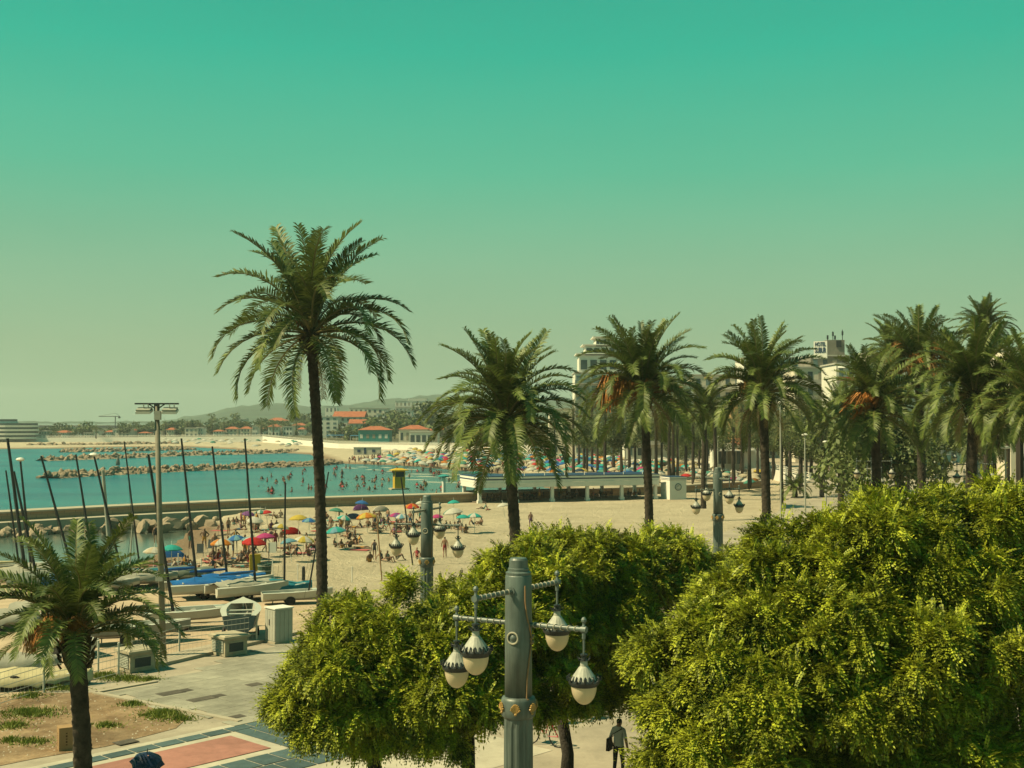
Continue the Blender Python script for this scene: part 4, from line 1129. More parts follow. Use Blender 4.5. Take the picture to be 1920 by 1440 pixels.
# ---------------------------------------------------------------- beach pavilion and kiosk hut
pvL, pvR = at_z(897, 944, SZ), at_z(1232, 936, SZ)
dv = (pvR - pvL); Lp = dv.length; rzp = math.atan2(dv.y, dv.x)
pav = empty('beach_pavilion', pvL, 'long open white beach pavilion with navy roof stripes', 'pavilion', None, rzp)
Dp, Hp = 7.0, 3.1
MB().box((Lp / 2, Dp / 2, Hp - .22), (Lp + .6, Dp + .5, .30)).box((Lp / 2, Dp / 2, Hp + .24), (Lp + .6, Dp + .5, .26)).build('fascia', MAT['white'], pav)
MB().box((Lp / 2, Dp / 2, Hp + .02), (Lp + .56, Dp + .46, .16)).box((Lp / 2, Dp / 2, Hp + .42), (Lp + .56, Dp + .46, .10)).build('navy_stripe', MAT['navy'], pav)
MB().box((Lp / 2, -.28, Hp - .72), (Lp + .4, .05, .66)).box((-.28, Dp / 2, Hp - .72), (.05, Dp, .66)).build('awning_valance', MAT['white'], pav)
np_ = 6
pmesh = MB().box((0, 0, (Hp - .4) / 2), (.42, .42, Hp - .4)).box((0, 0, .2), (.62, .62, .4)).tube([(0, 0, Hp - 1.3), (.7, 0, Hp - .55)], .07, 5).tube([(0, 0, Hp - 1.3), (-.7, 0, Hp - .55)], .07, 5).mesh('pillar', MAT['white'])
for i in range(np_):
    link('pillar', pmesh, pav, (.2 + i * (Lp - .4) / (np_ - 1), .15, 0)); link('pillar', pmesh, pav, (.2 + i * (Lp - .4) / (np_ - 1), Dp - .15, 0))
MB().box((Lp / 2, Dp / 2, .06), (Lp, Dp, .12)).build('deck', M('deck_boards', (.20, .16, .12), .85, .3, 1), pav)
MB().box((Lp * .36, Dp - .1, .7), (Lp * .72, .15, 1.3)).build('back_panel', M('dark_wood', (.05, .04, .035), .8, .3), pav)
for i in range(9): MB().tube([(.6 + i * Lp / 9, -.2, Hp + .48), (.6 + i * Lp / 9, -.2, Hp + .8)], .05, 5).build('roof_peg', MAT['white'], pav)
hutm = MAT['white']
hc = at_z(1256, 937, SZ); dh = R(16)
hut = empty('kiosk_hut', hc, 'square white kiosk hut with round emblem at the pavilion end', 'kiosk', None, dh)
MB().box((1.25, 1.6, 1.35), (2.5, 3.2, 2.7)).build('wall', hutm, hut); MB().box((1.25, 1.6, 3.02), (2.62, 3.32, .18)).box((1.25, 1.6, 2.80), (2.62, 3.32, .10)).build('parapet', hutm, hut)
MB().box((1.25, 1.6, 2.89), (2.6, 3.3, .09)).box((1.25, 1.6, 3.15), (2.6, 3.3, .08)).build('navy_stripe', MAT['navy'], hut)
em = MB().lathe([(.50, 0), (.50, .04), (0, .045)], 28).build('emblem', M('emblem_teal', (.05, .14, .16), .5), hut, (1.25, -.02, 1.75), (R(90), 0, 0))
MB().lathe([(.40, .0), (.40, .012), (.36, .014), (.36, .0)], 28).build('emblem_ring', MAT['white'], em, (0, 0, .046))
MB().face([(-.26, -.08, 0), (-.1, .1, 0), (.04, -.02, 0), (.2, .14, 0), (.27, -.04, 0), (.08, -.2, 0), (-.12, -.12, 0)]).build('emblem_figure', MAT['white'], em, (0, 0, .055))
MB().box((-.02, 1.5, 1.05), (.05, .95, 2.0)).build('door', MAT['white'], hut); MB().box((-.05, 1.85, 1.2), (.03, .05, .3)).build('window_slot', MAT['iron'], hut)
for i, (px, py, w) in enumerate([(1365, 905, 2.2)]):
    p = at_z(px, py + 6, SZ); o = MB().box((0, 0, .5), (1.6, 1.0, 1.0)).box((0, 0, 1.04), (1.7, 1.1, .08)).build('storage_crate', MAT['navy'], None, p); tag(o, 'dark blue storage chest on the sand beside the sea wall, left of the lamp post', 'chest')

# lifeguard tower and shower column behind the sea wall
MAT['yellow'] = M('yellow_paint', (.62, .40, .035), .6, .12, 2)
p = at_z(748, 931, -.2); p.z = .80
lg = empty('lifeguard_tower', p, 'yellow lifeguard tower with wide roof behind the sea wall', 'lifeguard tower', None, .3)
MB().box((0, 0, .1), (2.6, 2.2, .2)).build('base_platform', MAT['kerb'], lg); MB().box((0, 0, 1.0), (1.5, 1.4, 1.6)).box((0, 0, 2.62), (1.5, 1.4, .16)).build('cabin', MAT['yellow'], lg)
for sx in (-1, 1):
    for sy in (-1, 1): MB().box((sx * .68, sy * .63, 2.2), (.12, .12, .8)).build('corner_post', MAT['yellow'], lg)
MB().box((0, 0, 2.2), (1.3, 1.2, .78)).build('glazing', MAT['screen'], lg); MB().box((0, 0, 2.74), (2.5, 2.2, .08)).box((0, 0, 2.9), (2.4, 2.1, .26), 0, 0, .35).build('roof', MAT['yellow'], lg)
MAT['teal'] = M('teal_paint', (.05, .36, .36), .6, .12)
for px, py, h, lab in [(832, 929, 2.6, 'white column with teal cap standing in the shallows'), (894, 922, 2.7, 'teal capped column just behind the pavilion corner')]:
    p = at_z(px, py, -.3); p.z = -.9; q = empty('beach_shower', p, lab, 'column')
    MB().lathe([(.42, 0), (.36, .3), (.28, 1.0), (.28, h + .6)], 12).build('column', MAT['white'], q); MB().lathe([(.28, 0), (.8, .12), (.8, .3), (.3, .42), (0, .46)], 14).build('cap', MAT['teal'], q, (0, 0, h + .6))

# ---------------------------------------------------------------- buildings
MAT['cream'] = M('cream_render', (.78, .70, .57), .85, .1, .3, rnd=.08); MAT['whitewash'] = M('whitewash', (.85, .82, .73), .85, .08, .3, rnd=.06)
MAT['roof'] = M('terracotta_roof', (.42, .13, .065), .85, .25, .6, .3); MAT['glass'] = M('window_glass', (.04, .07, .08), .2, .3, 1, spec=.6)
MAT['slabgrey'] = M('balcony_slab', (.54, .52, .46), .8, .08); MAT['greywall'] = M('grey_concrete', (.27, .25, .21), .9, .25, .5)
MAT['ochre'] = M('ochre_render', (.52, .30, .14), .85, .12); MAT['redtrim'] = M('red_trim', (.48, .13, .08), .8, .15); MAT['glassteal'] = M('balcony_glass', (.16, .24, .25), .25, .2, 1, spec=.5)
MAT['shutter'] = M('window_shutter', (.40, .36, .28), .8, .2, 1); MAT['blueawn'] = M('blue_awning', (.03, .16, .30), .7, .15)
wcache = {}
def winmesh(w, h, mat):
    k = (round(w, 1), round(h, 1), mat.name)
    if k not in wcache: wcache[k] = MB().box((0, 0, 0), (w, .16, h)).mesh('window', mat)
    return wcache[k]
slcache = {}
def building(px0, px1, pyt, D, lab, mat='whitewash', floors=4, cols=4, depth=12, roof=None, balcony=False, name='apartment_building', zb=None, group=None, winmat='glass', ww=.45, wh=.5, parapet=True, cat='building'):
    a, b = at_y(px0, pyt, D), at_y(px1, pyt, D); cx = (a.x + b.x) / 2; w = b.x - a.x
    zb = (groundz(cx, D) - .3) if zb is None else zb
    h = a.z - zb
    r = empty(name, (cx, D, zb), lab, cat, group)
    hh = h if not roof else h * (1 - .22)
    if roof == 'flatred': hh = h * .97
    MB().box((0, depth / 2, hh / 2), (w, depth, hh)).build('wall', MAT[mat], r)
    if roof in ('gable', 'hip'):
        mb = MB(); e = .5; k = .0 if roof == 'gable' else min(w, depth) * .4
        A_ = [(-w/2-e, -e, hh), (w/2+e, -e, hh), (w/2+e, depth+e, hh), (-w/2-e, depth+e, hh)]; T1, T2 = (-w/2-e+k, depth/2, h), (w/2+e-k, depth/2, h)
        mb.face([A_[0], A_[1], T2, T1]); mb.face([A_[2], A_[3], T1, T2]); mb.face([A_[1], A_[2], T2]); mb.face([A_[3], A_[0], T1]); mb.face(A_[::-1])
        mb.build('roof', MAT['roof'], r)
    elif parapet:
        MB().box((0, depth / 2, hh + .15), (w + .5, depth + .5, .3)).build('cornice', MAT['slabgrey' if roof != 'flatred' else 'roof'], r)
    fh = hh / floors
    if floors and cols:
        wm_ = winmesh(w / cols * ww, fh * wh, MAT[winmat])
        for i in range(floors):
            for k in range(cols):
                wk_ = random.random()
                wo = link('window', wm_ if wk_ < .62 else winmesh(w / cols * ww, fh * wh, MAT['shutter' if wk_ < .8 else 'glassteal']), r, (-w/2 + w * (k + .5) / cols, .02, fh * (i + .52)))
                if wk_ > .9 and D < 400: link('window_awning', winmesh(w / cols * .8, .5, MAT[random.choice(['blueawn', 'redtrim', 'ochre', 'white'])]), wo, (0, -.5, fh * .3), (R(-50), 0, 0))
    if balcony:
        key = (round(w, 1), balcony)
        if key not in slcache:
            slcache[key] = (MB().box((0, -.55, 0), (w + .3, 1.3, .18)).mesh('balcony_slab', MAT['slabgrey']), MB().box((0, -1.15, .5), (w + .1, .06, .8)).mesh('balcony_front', MAT[balcony]))
        for i in range(1, floors):
            s_ = link('balcony', slcache[key][0], r, (0, 0, fh * i)); link('balcony_front', slcache[key][1], s_)
    return r
# right: apartment blocks behind the palms
r1 = building(1078, 1166, 700, 335, 'stepped white apartment tower behind the orange fruited palm', floors=8, cols=6, depth=14, balcony='glassteal', ww=.7, winmat='glassteal')
tower = r1.location
for (a, b, t, bt) in [(1088, 1162, 662, 702), (1100, 1158, 645, 664), (1120, 1148, 630, 647)]:
    A_, B2 = at_y(a, t, 333), at_y(b, t, 333); zb = at_y(a, bt, 333).z
    MB().box(((A_.x + B2.x) / 2 - tower.x, 9, (A_.z + zb) / 2 - tower.z), (B2.x - A_.x, 10, A_.z - zb)).box(((A_.x + B2.x) / 2 - tower.x, 9, A_.z - tower.z + .15), (B2.x - A_.x + 1.6, 11.6, .3)).build('upper_tier', MAT['whitewash'], r1)
    for k in range(4): link('window', winmesh((B2.x - A_.x) / 6, (A_.z - zb) * .45, MAT['glass']), r1, (A_.x - tower.x + (B2.x - A_.x) * (k + .5) / 4, 3.96, (A_.z + zb) / 2 - tower.z))
building(1172, 1300, 722, 300, 'white facade directly behind the orange fruited palm trunk', floors=5, cols=7, balcony='slabgrey')
building(1300, 1392, 704, 310, 'cream block between the orange fruited and upright palms', 'cream', 6, 5, balcony='slabgrey')
building(1378, 1424, 752, 240, 'ochre house front glimpsed left of the upright palm trunk', 'ochre', 4, 2, depth=8)
building(1395, 1500, 672, 300, 'white block with awnings right of the upright palm fronds', floors=7, cols=5, balcony='slabgrey')
building(1490, 1568, 690, 270, 'pale block left below the hotel sign', 'cream', 6, 4, balcony='slabgrey')
building(1568, 1640, 683, 250, 'block with red balcony bands right of the hotel sign', 'whitewash', 6, 4, balcony='redtrim')
building(1630, 1668, 662, 262, 'pale roof block right of the red balconies', 'cream', 5, 3, balcony='redtrim')
building(1660, 1890, 705, 270, 'long pale block hidden behind the right hand palms', 'whitewash', 6, 10)
building(1030, 1092, 768, 340, 'low pale house behind the dense palm', 'cream', 4, 3)
# hotel with roof sign
h = building(1520, 1592, 668, 275, 'grey hotel block carrying a white roof sign and antennas', 'greywall', 7, 4)
ho = h.location
A_, B2 = at_y(1526, 640, 268), at_y(1551, 672, 268)
sgn = MB().box((0, 0, 0), (B2.x - A_.x, .4, A_.z - B2.z)).build('roof_sign', MAT['white'], h, ((A_.x + B2.x) / 2 - ho.x, -7, (A_.z + B2.z) / 2 - ho.z), (0, 0, R(-24)))
A3, B3 = at_y(1552, 637, 276), at_y(1585, 672, 276)
wt = MB().box(((A3.x + B3.x) / 2 - ho.x, 4, (A3.z + B3.z) / 2 - ho.z), (B3.x - A3.x, 5, A3.z - B3.z)).build('lift_tower', MAT['greywall'], h)
MB().box((A3.x - ho.x + 2.6, 1.4, A3.z - ho.z - .9), (1.1, .2, 1.5)).build('duct', MAT['iron'], wt)
for px, pt in [(1556, 632), (1566, 620), (1570, 633), (1584, 617)]:
    q = at_y(px, pt, 276); MB().tube([(q.x - ho.x, 3, A3.z - ho.z), (q.x - ho.x, 3, q.z - ho.z)], .09, 5).box((q.x - ho.x, 3, (q.z + A3.z) / 2 - ho.z + .4), (.35, .3, .9)).build('antenna', MAT['iron'], h)
for txt, py, size, sx in (('HOTEL', 648.8, 1.2, 2.3), ('SUBUR', 661.2, 1.62, 2.4)):
    cu = bpy.data.curves.new('sign_text', 'FONT'); cu.body = txt; cu.size = size; cu.align_x = 'CENTER'; cu.extrude = .04; cu.offset = .018 if txt == 'HOTEL' else .03
    cu.materials.append(MAT['navy'])
    q = at_y(1538.5, py, 268)
    tmp = bpy.data.objects.new('sign_text', cu); col.objects.link(tmp); bpy.context.view_layer.update()
    tm = bpy.data.meshes.new_from_object(tmp.evaluated_get(bpy.context.evaluated_depsgraph_get())); bpy.data.objects.remove(tmp)
    xs_ = [v.co.x for v in tm.vertices]; sx = sx / (max(xs_) - min(xs_))
    link('sign_text', tm, sgn, (0, -.26, q.z - (A_.z + B2.z) / 2), (R(90), 0, 0), (sx, 1, 1))
# right edge house
rb = building(1893, 2020, 655, 190, 'house with slatted blue roof at the right picture edge', 'cream', 4, 4, depth=14)
q0, q1 = at_y(1884, 656, 189), at_y(1990, 628, 189); o_ = rb.location
for k in range(5): MB().box((5, .5 + k * 1.3, q0.z - o_.z + .35 + k * .42), (q1.x - q0.x, 1.25, .16)).build('roof_slat', M('blue_roof', (.10, .15, .2), .5), rb)
MB().box((3, -1.0, q0.z - o_.z - .9), (8, 1.6, .12)).build('awning', MAT['redtrim'], rb)
# promenade restaurant with white awning
rs = building(1345, 1424, 835, 236, 'beach restaurant with white awning and navy striped tower', 'whitewash', 1, 9, depth=9, name='beach_restaurant', ww=.75, wh=.55)
o_ = rs.location; w = (1424 - 1345) * 236 / FPX; hh = at_y(1384, 835, 236).z - o_.z
MB().box((-1.5, -2.5, hh * .80), (w * .95, 5, .18), 0).build('awning', MAT['white'], rs); MB().box((w * .12, 2, hh + .7), (w * .45, 6, 1.2), 0, 0, .55).build('red_roof', MAT['redtrim'], rs)
MB().box((w * .5 - 1.7, -1.4, hh * .55), (3.4, 3, hh * 1.15)).build('tower', MAT['white'], rs); MB().box((w * .5 - 1.7, -1.4, hh * 1.0), (3.5, 3.1, .22)).box((w * .5 - 1.7, -1.4, hh * 1.08), (3.5, 3.1, .16)).build('navy_stripe', MAT['navy'], rs)
building(1098, 1146, 822, 372, 'small white flat kiosk on the promenade left of the far palms', 'whitewash', 1, 3, depth=6, name='kiosk', cat='kiosk')
q = at_z(1127, 851, .4); o = MB().box((0, 0, 1.0), (2.0, 1.6, 2.0)).box((0, 0, 2.05), (2.2, 1.8, .12)).build('red_cabin', MAT['redtrim'], None, q); tag(o, 'small red cabin below the white promenade kiosk', 'cabin')
# middle distance: bay houses
building(625, 682, 771, 620, 'villa with steep red tiled roofs right of the tall palm trunk', 'whitewash', 4, 5, depth=16, roof='gable', name='villa')
building(596, 634, 782, 600, 'white stepped house beside the tall palm trunk', 'whitewash', 5, 3, name='house')
building(655, 684, 786, 600, 'small gabled house in front of the red villa', 'cream', 3, 3, roof='gable', name='house', depth=8)
building(672, 730, 799, 520, 'red roofed restaurant with teal front', 'teal', 1, 5, roof='hip', depth=12, name='restaurant', winmat='white', wh=.3)
building(748, 802, 797, 500, 'red roofed pavilion right of the teal restaurant', 'cream', 1, 5, roof='hip', depth=12, name='restaurant')
building(768, 822, 810, 470, 'white flat restaurant with dark windows left of the dense palm', 'whitewash', 1, 5, depth=8, name='restaurant', ww=.7)
building(800, 850, 800, 520, 'red roofed house behind the dense palm fronds', 'cream', 2, 4, roof='hip', depth=12, name='house')
building(688, 728, 766, 800, 'cluster house with cream walls above the teal restaurant', 'cream', 4, 4, name='house')
building(722, 772, 770, 760, 'white terraced house on the slope', 'whitewash', 4, 5, name='house', balcony='slabgrey')
building(706, 742, 776, 700, 'white house below the slope terrace', 'whitewash', 3, 3, name='house')
building(741, 830, 752, 1150, 'long white hotel high on the slope', 'whitewash', 4, 12, depth=20, balcony='slabgrey')
building(765, 800, 748, 1170, 'upper wing of the hillside hotel', 'whitewash', 3, 4, depth=20)
building(500, 536, 783, 820, 'red roofed house left of the tall palm trunk', 'cream', 3, 4, roof='hip', name='house')
building(545, 575, 795, 780, 'low house with red roof touching the tall palm trunk', 'cream', 2, 3, roof='hip', name='house')
building(478, 500, 788, 900, 'white house left of the red roofed one', 'whitewash', 3, 2, name='house')
building(610, 632, 762, 1300, 'distant white villa on the ridge foot', 'whitewash', 3, 3, name='house'); building(655, 690, 765, 1250, 'distant cream villas under the hill', 'cream', 3, 4, name='house')
for i, (a, b, t) in enumerate([(62, 78, 812), (82, 104, 809), (107, 122, 812), (128, 150, 800), (155, 166, 808), (168, 180, 805), (196, 214, 810), (218, 232, 808), (262, 280, 806), (300, 318, 806), (392, 408, 793), (425, 445, 790), (448, 462, 786), (88, 126, 802), (340, 356, 802)]):
    building(a, b, t, (690 if a < 240 else 860) + (i % 4) * 40, ['tiny pale house among the far shore trees, %s of its kind' % nth(i), 'tiny cream house among the far shore trees, %s of its kind' % nth(i)][i % 2], ['whitewash', 'cream'][i % 2], 2, 2, depth=8, name='house', group='tiny houses on the far shore')
for i in range(40):
    a = 62 + i * 13.4 + random.uniform(-5, 5); t = np.interp(a, [60, 240, 400, 590], [811, 806, 799, 794]) + random.uniform(-3, 7); w_ = random.uniform(9, 26)
    rf = random.choice(['hip', None, 'hip', None, None]); building(a, a + w_, t, random.uniform(653, 668) if a < 250 else (random.uniform(655, 670) if i % 2 else random.uniform(680, 800)), 'tiny %s house in the far shore strip, %s house from the left' % ('red roofed' if rf else 'flat roofed pale', nth(i)), random.choice(['whitewash', 'cream']), 2, 3, depth=8, roof=rf, name='house', group='tiny houses on the far shore')
# round fronted seaside hotel
p = at_y(-2, 823, 640); bh = empty('round_hotel', (p.x, 640, 1.2), 'round banded white hotel at the far left shore', 'building')
zt = at_y(0, 786, 640).z - 1.2; wds = (58 - -60) * 640 / FPX
for k in range(5):
    z0 = zt * k / 5; f_ = 1.0 if k < 4 else .62; mb = MB(); rw = MB()
    for mbx, zA, zB, ex_ in ((mb, z0, z0 + zt / 5 * .5, 1.0), (rw, z0 + zt / 5 * .5, z0 + zt / 5, .965)):
        ring = [(wds / 2 * f_ * ex_ * math.cos(t * math.pi / 16) * .95 + (0 if k < 4 else -5), 12 * f_ * ex_ * math.sin(t * math.pi / 16) + 12) for t in range(32)]
        mbx.grid([[(x, y, zA) for x, y in ring], [(x, y, zB) for x, y in ring]], 0, True); mbx.face([(x, y, zB) for x, y in ring])
    mb.build('storey_band', MAT['white'], bh); rw.build('window_band', MAT['glass'], bh)
# tower crane
p = at_y(216, 806, 1100); cr = empty('tower_crane', (p.x, 1100, 4), 'thin tower crane above the far shore trees', 'crane'); t_ = at_y(216, 780, 1100)
MB().tube([(0, 0, 0), (0, 0, t_.z - 4)], .45, 4).build('crane_mast', MAT['iron'], cr); MB().tube([(-15, 0, t_.z - 4.3), (4, 0, t_.z - 4.3)], .35, 4).tube([(-14, 0, t_.z - 3.9), (0, 0, t_.z - 1.5), (4, 0, t_.z - 4)], .12, 4).build('crane_jib', MAT['iron'], cr); MB().box((3.6, 0, t_.z - 5.2), (1.6, 1.4, 1.8)).build('counterweight', MAT['iron'], cr)
# beach hut on the far sand, blue awnings
q = at_z(688, 853, SZ); hb = empty('beach_hut', q, 'grey white beach cabin with two windows on the far sand', 'cabin'); MB().box((0, 1.5, 1.2), (8.6, 3, 2.4)).box((0, 1.5, 2.46), (8.9, 3.3, .12)).build('wall', MAT['slabgrey'], hb)
for x in (-2.6, 2.2, -.6): MB().box((x, -.03, 1.3), (1.0 if x != -.6 else .7, .1, .9 if x != -.6 else 1.9)).build('window', MAT['navy'], hb)
MAT['blueawn'] = M('blue_awning', (.03, .16, .30), .7, .15)
for px, py, w in [(630, 822, 10), (652, 820, 9), (668, 823, 6)]:
    q = at_z(px, py + 4, 1.6); ob = empty('awning_terrace', q, 'row of blue awnings on posts left of the teal restaurant', 'awning', 'blue terrace awnings')
    MB().box((0, 2, 2.5), (w, 4, .3), 0, 0, .85).build('canopy', MAT['blueawn'], ob)
    for sx in (-1, 0, 1): MB().box((sx * w * .45, .2, 1.2), (.2, .2, 2.4)).build('post', MAT['white'], ob)

# ---------------------------------------------------------------- far trees and shrubs
MAT['fartree'] = leafmat('far_tree_leaves', (.040, .062, .028), (.13, .155, .05), .2, rnd=.3, nscale=.3)
def blob_crown(seed, n=420, q=.14):
    g = np.random.default_rng(seed); sub = g.normal(0, .45, (9, 3)); sub[:, 2] *= .7
    k = g.integers(0, 9, n); u = g.normal(0, 1, (n, 3)); u /= np.linalg.norm(u, axis=1, keepdims=True)
    c = sub[k] + u * g.uniform(.3, .5, n)[:, None] * [1, 1, .8]
    a = u + g.normal(0, .5, (n, 3)); b = np.cross(a, g.normal(0, 1, (n, 3))); b /= np.linalg.norm(b, axis=1, keepdims=True); d = np.cross(a, b); d /= np.linalg.norm(d, axis=1, keepdims=True)
    s = q * g.uniform(.6, 1.4, n)[:, None]
    V = np.stack([c - b*s, c + d*s*.6, c + b*s, c - d*s*.6], 1).reshape(-1, 3)
    return quadmesh('crown', V, np.arange(n * 4).reshape(n, 4), MAT['fartree'])
BLOB = [blob_crown(i) for i in range(5)]; BLOBF = [blob_crown(20 + i, 3200, .05) for i in range(3)]
TRK = MB().tube([(0, 0, 0), (0, 0, 1)], [.3, .18], 6).mesh('trunk', MAT['treebark'])
def far_tree(px, py, D, s, label, group, name='far_tree', cat='tree', zb=None):
    c = at_y(px, py, D); zb = groundz(c.x, D) if zb is None else zb
    r = empty(name, (c.x, D, zb), label, cat, group, random.uniform(0, 6))
    hz = max(c.z - zb, .4 * s)
    if name != 'shrub': link('trunk', TRK, r, (0, 0, 0), (0, 0, 0), (1, 1, hz))
    link('crown', random.choice(BLOBF if D < 330 else BLOB), r, (0, 0, hz), (0, 0, random.uniform(0, 6)), (s, s, s * random.uniform(.75, 1.05)))
Vt, mt, off = [], [], 0                                     # the belt behind the far shore houses reads as one wood
for i in range(120):
    px = random.uniform(58, 610); py = np.interp(px, [0, 60, 240, 320, 420, 610], [817, 815, 811, 803, 801, 803]) + random.uniform(-6, 10)
    D = random.uniform(660, 720) if px < 240 else random.uniform(665, 860); c = at_y(px, py, D); me = random.choice(BLOB); s_ = random.uniform(3.2, 6.5)
    v = np.empty(len(me.vertices) * 3, np.float32); me.vertices.foreach_get('co', v); v = v.reshape(-1, 3) * [s_, s_, s_ * .9]; Vt.append(v + np.array(c))
    tk = np.array([[-.25, 0, 0], [.25, 0, 0], [.15, 0, 1], [-.15, 0, 1]]) * [1, 1, max(.1, c.z - 1)] + [c.x, c.y, 1]; Vt.append(tk)
Vt = np.concatenate(Vt); tag(link('tree_belt', quadmesh('tree_belt', Vt, np.arange(len(Vt)).reshape(-1, 4), MAT['fartree'])), 'dark belt of rounded trees along the far shore', 'trees', None, 'stuff')
for i, (px, py, D, s) in enumerate(sorted([(790, 778, 640, 9), (775, 795, 600, 7), (740, 800, 580, 7), (755, 783, 680, 8), (705, 795, 620, 6), (690, 803, 600, 5), (610, 805, 640, 6), (640, 808, 600, 5), (655, 812, 560, 4), (820, 785, 560, 9), (850, 795, 520, 8), (870, 800, 500, 8), (726, 810, 560, 5), (765, 812, 540, 4), (805, 808, 540, 5), (575, 790, 800, 7), (560, 785, 860, 7), (520, 800, 780, 5), (440, 785, 950, 6), (400, 787, 980, 7)])):
    far_tree(px, py, D, s, 'dark tree among the bay houses, %s from the left' % nth(i), 'trees among the bay houses')
for i in range(84):
    px = 880 + i * 12.2 + random.uniform(-5, 5); D = random.uniform(170, 300) if px > 1100 else random.uniform(335, 460)
    far_tree(px, random.uniform(800, 838), D, random.uniform(2.0, 4.0), 'leafy shrub in the promenade garden strip, %s from the left' % nth(i), 'shrubs along the promenade gardens', 'shrub', 'shrub')
for i, (px, py, D, s) in enumerate([(1540, 815, 150, 4), (1585, 790, 160, 4.2), (1600, 830, 110, 3.4), (1630, 820, 100, 3.6), (1650, 850, 95, 4.2), (1690, 850, 100, 3.8), (1910, 700, 70, 1.8)]):
    far_tree(px, py, D, s, 'dense dark leafy tree below the right hand palms, %s from the left' % nth(i), 'dark bushes below the right hand palms', 'shade_tree')
# ---------------------------------------------------------------- boats in the yard
MAT['gel'] = M('white_gelcoat', (.62, .60, .52), .35, .08, 1, spec=.5); MAT['gelgrey'] = M('grey_gelcoat', (.34, .34, .30), .45, .12, 1); MAT['hullblue'] = M('slate_blue_hull', (.10, .14, .16), .45, .15, 1)
MAT['tarpblue'] = M('blue_tarpaulin', (.015, .13, .42), .5, .25, 1.5, .5, 3); MAT['tarpteal'] = M('teal_tarpaulin', (.02, .20, .27), .55, .25, 1.5, .5, 3); MAT['tarpgrey'] = M('grey_boat_cover', (.36, .35, .29), .7, .15, 1.5, .5, 3)
MAT['tarpgreen'] = M('sage_boat_cover', (.16, .19, .15), .7, .15, 1.5, .5, 3); MAT['tarpcream'] = M('cream_boat_cover', (.58, .50, .30), .7, .12, 1.5, .4, 3)
MAT['mast'] = M('dark_mast', (.022, .026, .03), .4, .2); MAT['rubber'] = M('tyre_rubber', (.02, .02, .02), .8); MAT['mastpale'] = M('pale_mast', (.52, .50, .42), .5)
def hull_rows(L, B, H, n=11, keel=.0):
    P_ = []
    for i in range(n):
        t = i / (n - 1); x = -L / 2 + L * t
        b = B / 2 * (.8 + .2 * min(1, t / .35)) * (1 - max(0, (t - .4) / .6) ** 2.3); b = max(b, .03)
        kz = keel + .45 * H * max(0, (t - .62) / .38) ** 2; sz = H * (.86 + .22 * t * t)
        P_.append((x, b, kz, sz))
    return P_
def hull_mesh(L, B, H, mat, name='hull'):
    mb = MB(); rows_ = []
    for x, b, kz, sz in hull_rows(L, B, H):
        rows_.append([(x, -b, sz), (x, -b * .86, kz + .35 * (sz - kz)), (x, -b * .45, kz + .08 * (sz - kz)), (x, 0, kz), (x, b * .45, kz + .08 * (sz - kz)), (x, b * .86, kz + .35 * (sz - kz)), (x, b, sz)])
    mb.grid(rows_); mb.face(rows_[0]); return mb.mesh(name, mat)
def deck_mesh(L, B, H, mat, well=True):
    mb = MB(); R0 = hull_rows(L, B, H)
    if not well:
        mb.grid([[(x, -b, sz + .01), (x, 0, sz + .06), (x, b, sz + .01)] for x, b, kz, sz in R0]); return mb.mesh('deck', mat)
    mb.grid([[(x, -b - .03, sz + .015), (x, -b * .72, sz + .03)] for x, b, kz, sz in R0]); mb.grid([[(x, b * .72, sz + .03), (x, b + .03, sz + .015)] for x, b, kz, sz in R0])
    mb.grid([[(x, -b * .72, sz + .03), (x, -b * .6, kz + .3 * (sz - kz)), (x, b * .6, kz + .3 * (sz - kz)), (x, b * .72, sz + .03)] for x, b, kz, sz in R0])
    x, b, kz, sz = R0[7]; x1, b1, k1, s1 = R0[-1]
    mb.face([(x, -b * .75, sz + .04), (x, b * .75, sz + .04), (x1, .03, s1 + .05), (x1, -.03, s1 + .05)])
    for q in (3, 5):
        x, b, kz, sz = R0[q]; mb.box((x, 0, sz - .12), (.24, b * 1.45, .04))
    return mb.mesh('deck', mat)
def cover_mesh(L, B, H, mat, seed, peak=.4, hang=.3):
    rd = random.Random(seed); mb = MB(); rows_ = []
    for i, (x, b, kz, sz) in enumerate(hull_rows(L, B, H, 15)):
        pk = sz + peak * (.4 + .6 * math.sin(math.pi * min(1, (i + 1) / 12))) + rd.uniform(-.06, .06); b += .06
        hg = hang + rd.uniform(-.1, .12)
        rows_.append([(x, -b - .02, sz - hg), (x, -b, sz), (x, -b * .5, (sz + pk) / 2 + rd.uniform(-.09, .02)), (x, 0, pk), (x, b * .5, (sz + pk) / 2 + rd.uniform(-.09, .02)), (x, b, sz), (x, b + .02, sz - hg)])
    mb.grid(rows_); return mb.mesh('cover', mat, True)
WHEEL = MB().lathe([(.05, -.09), (.16, -.09), (.27, -.07), (.3, 0), (.27, .07), (.16, .09), (.05, .09)], 14).mesh('trolley_wheel', MAT['rubber'])
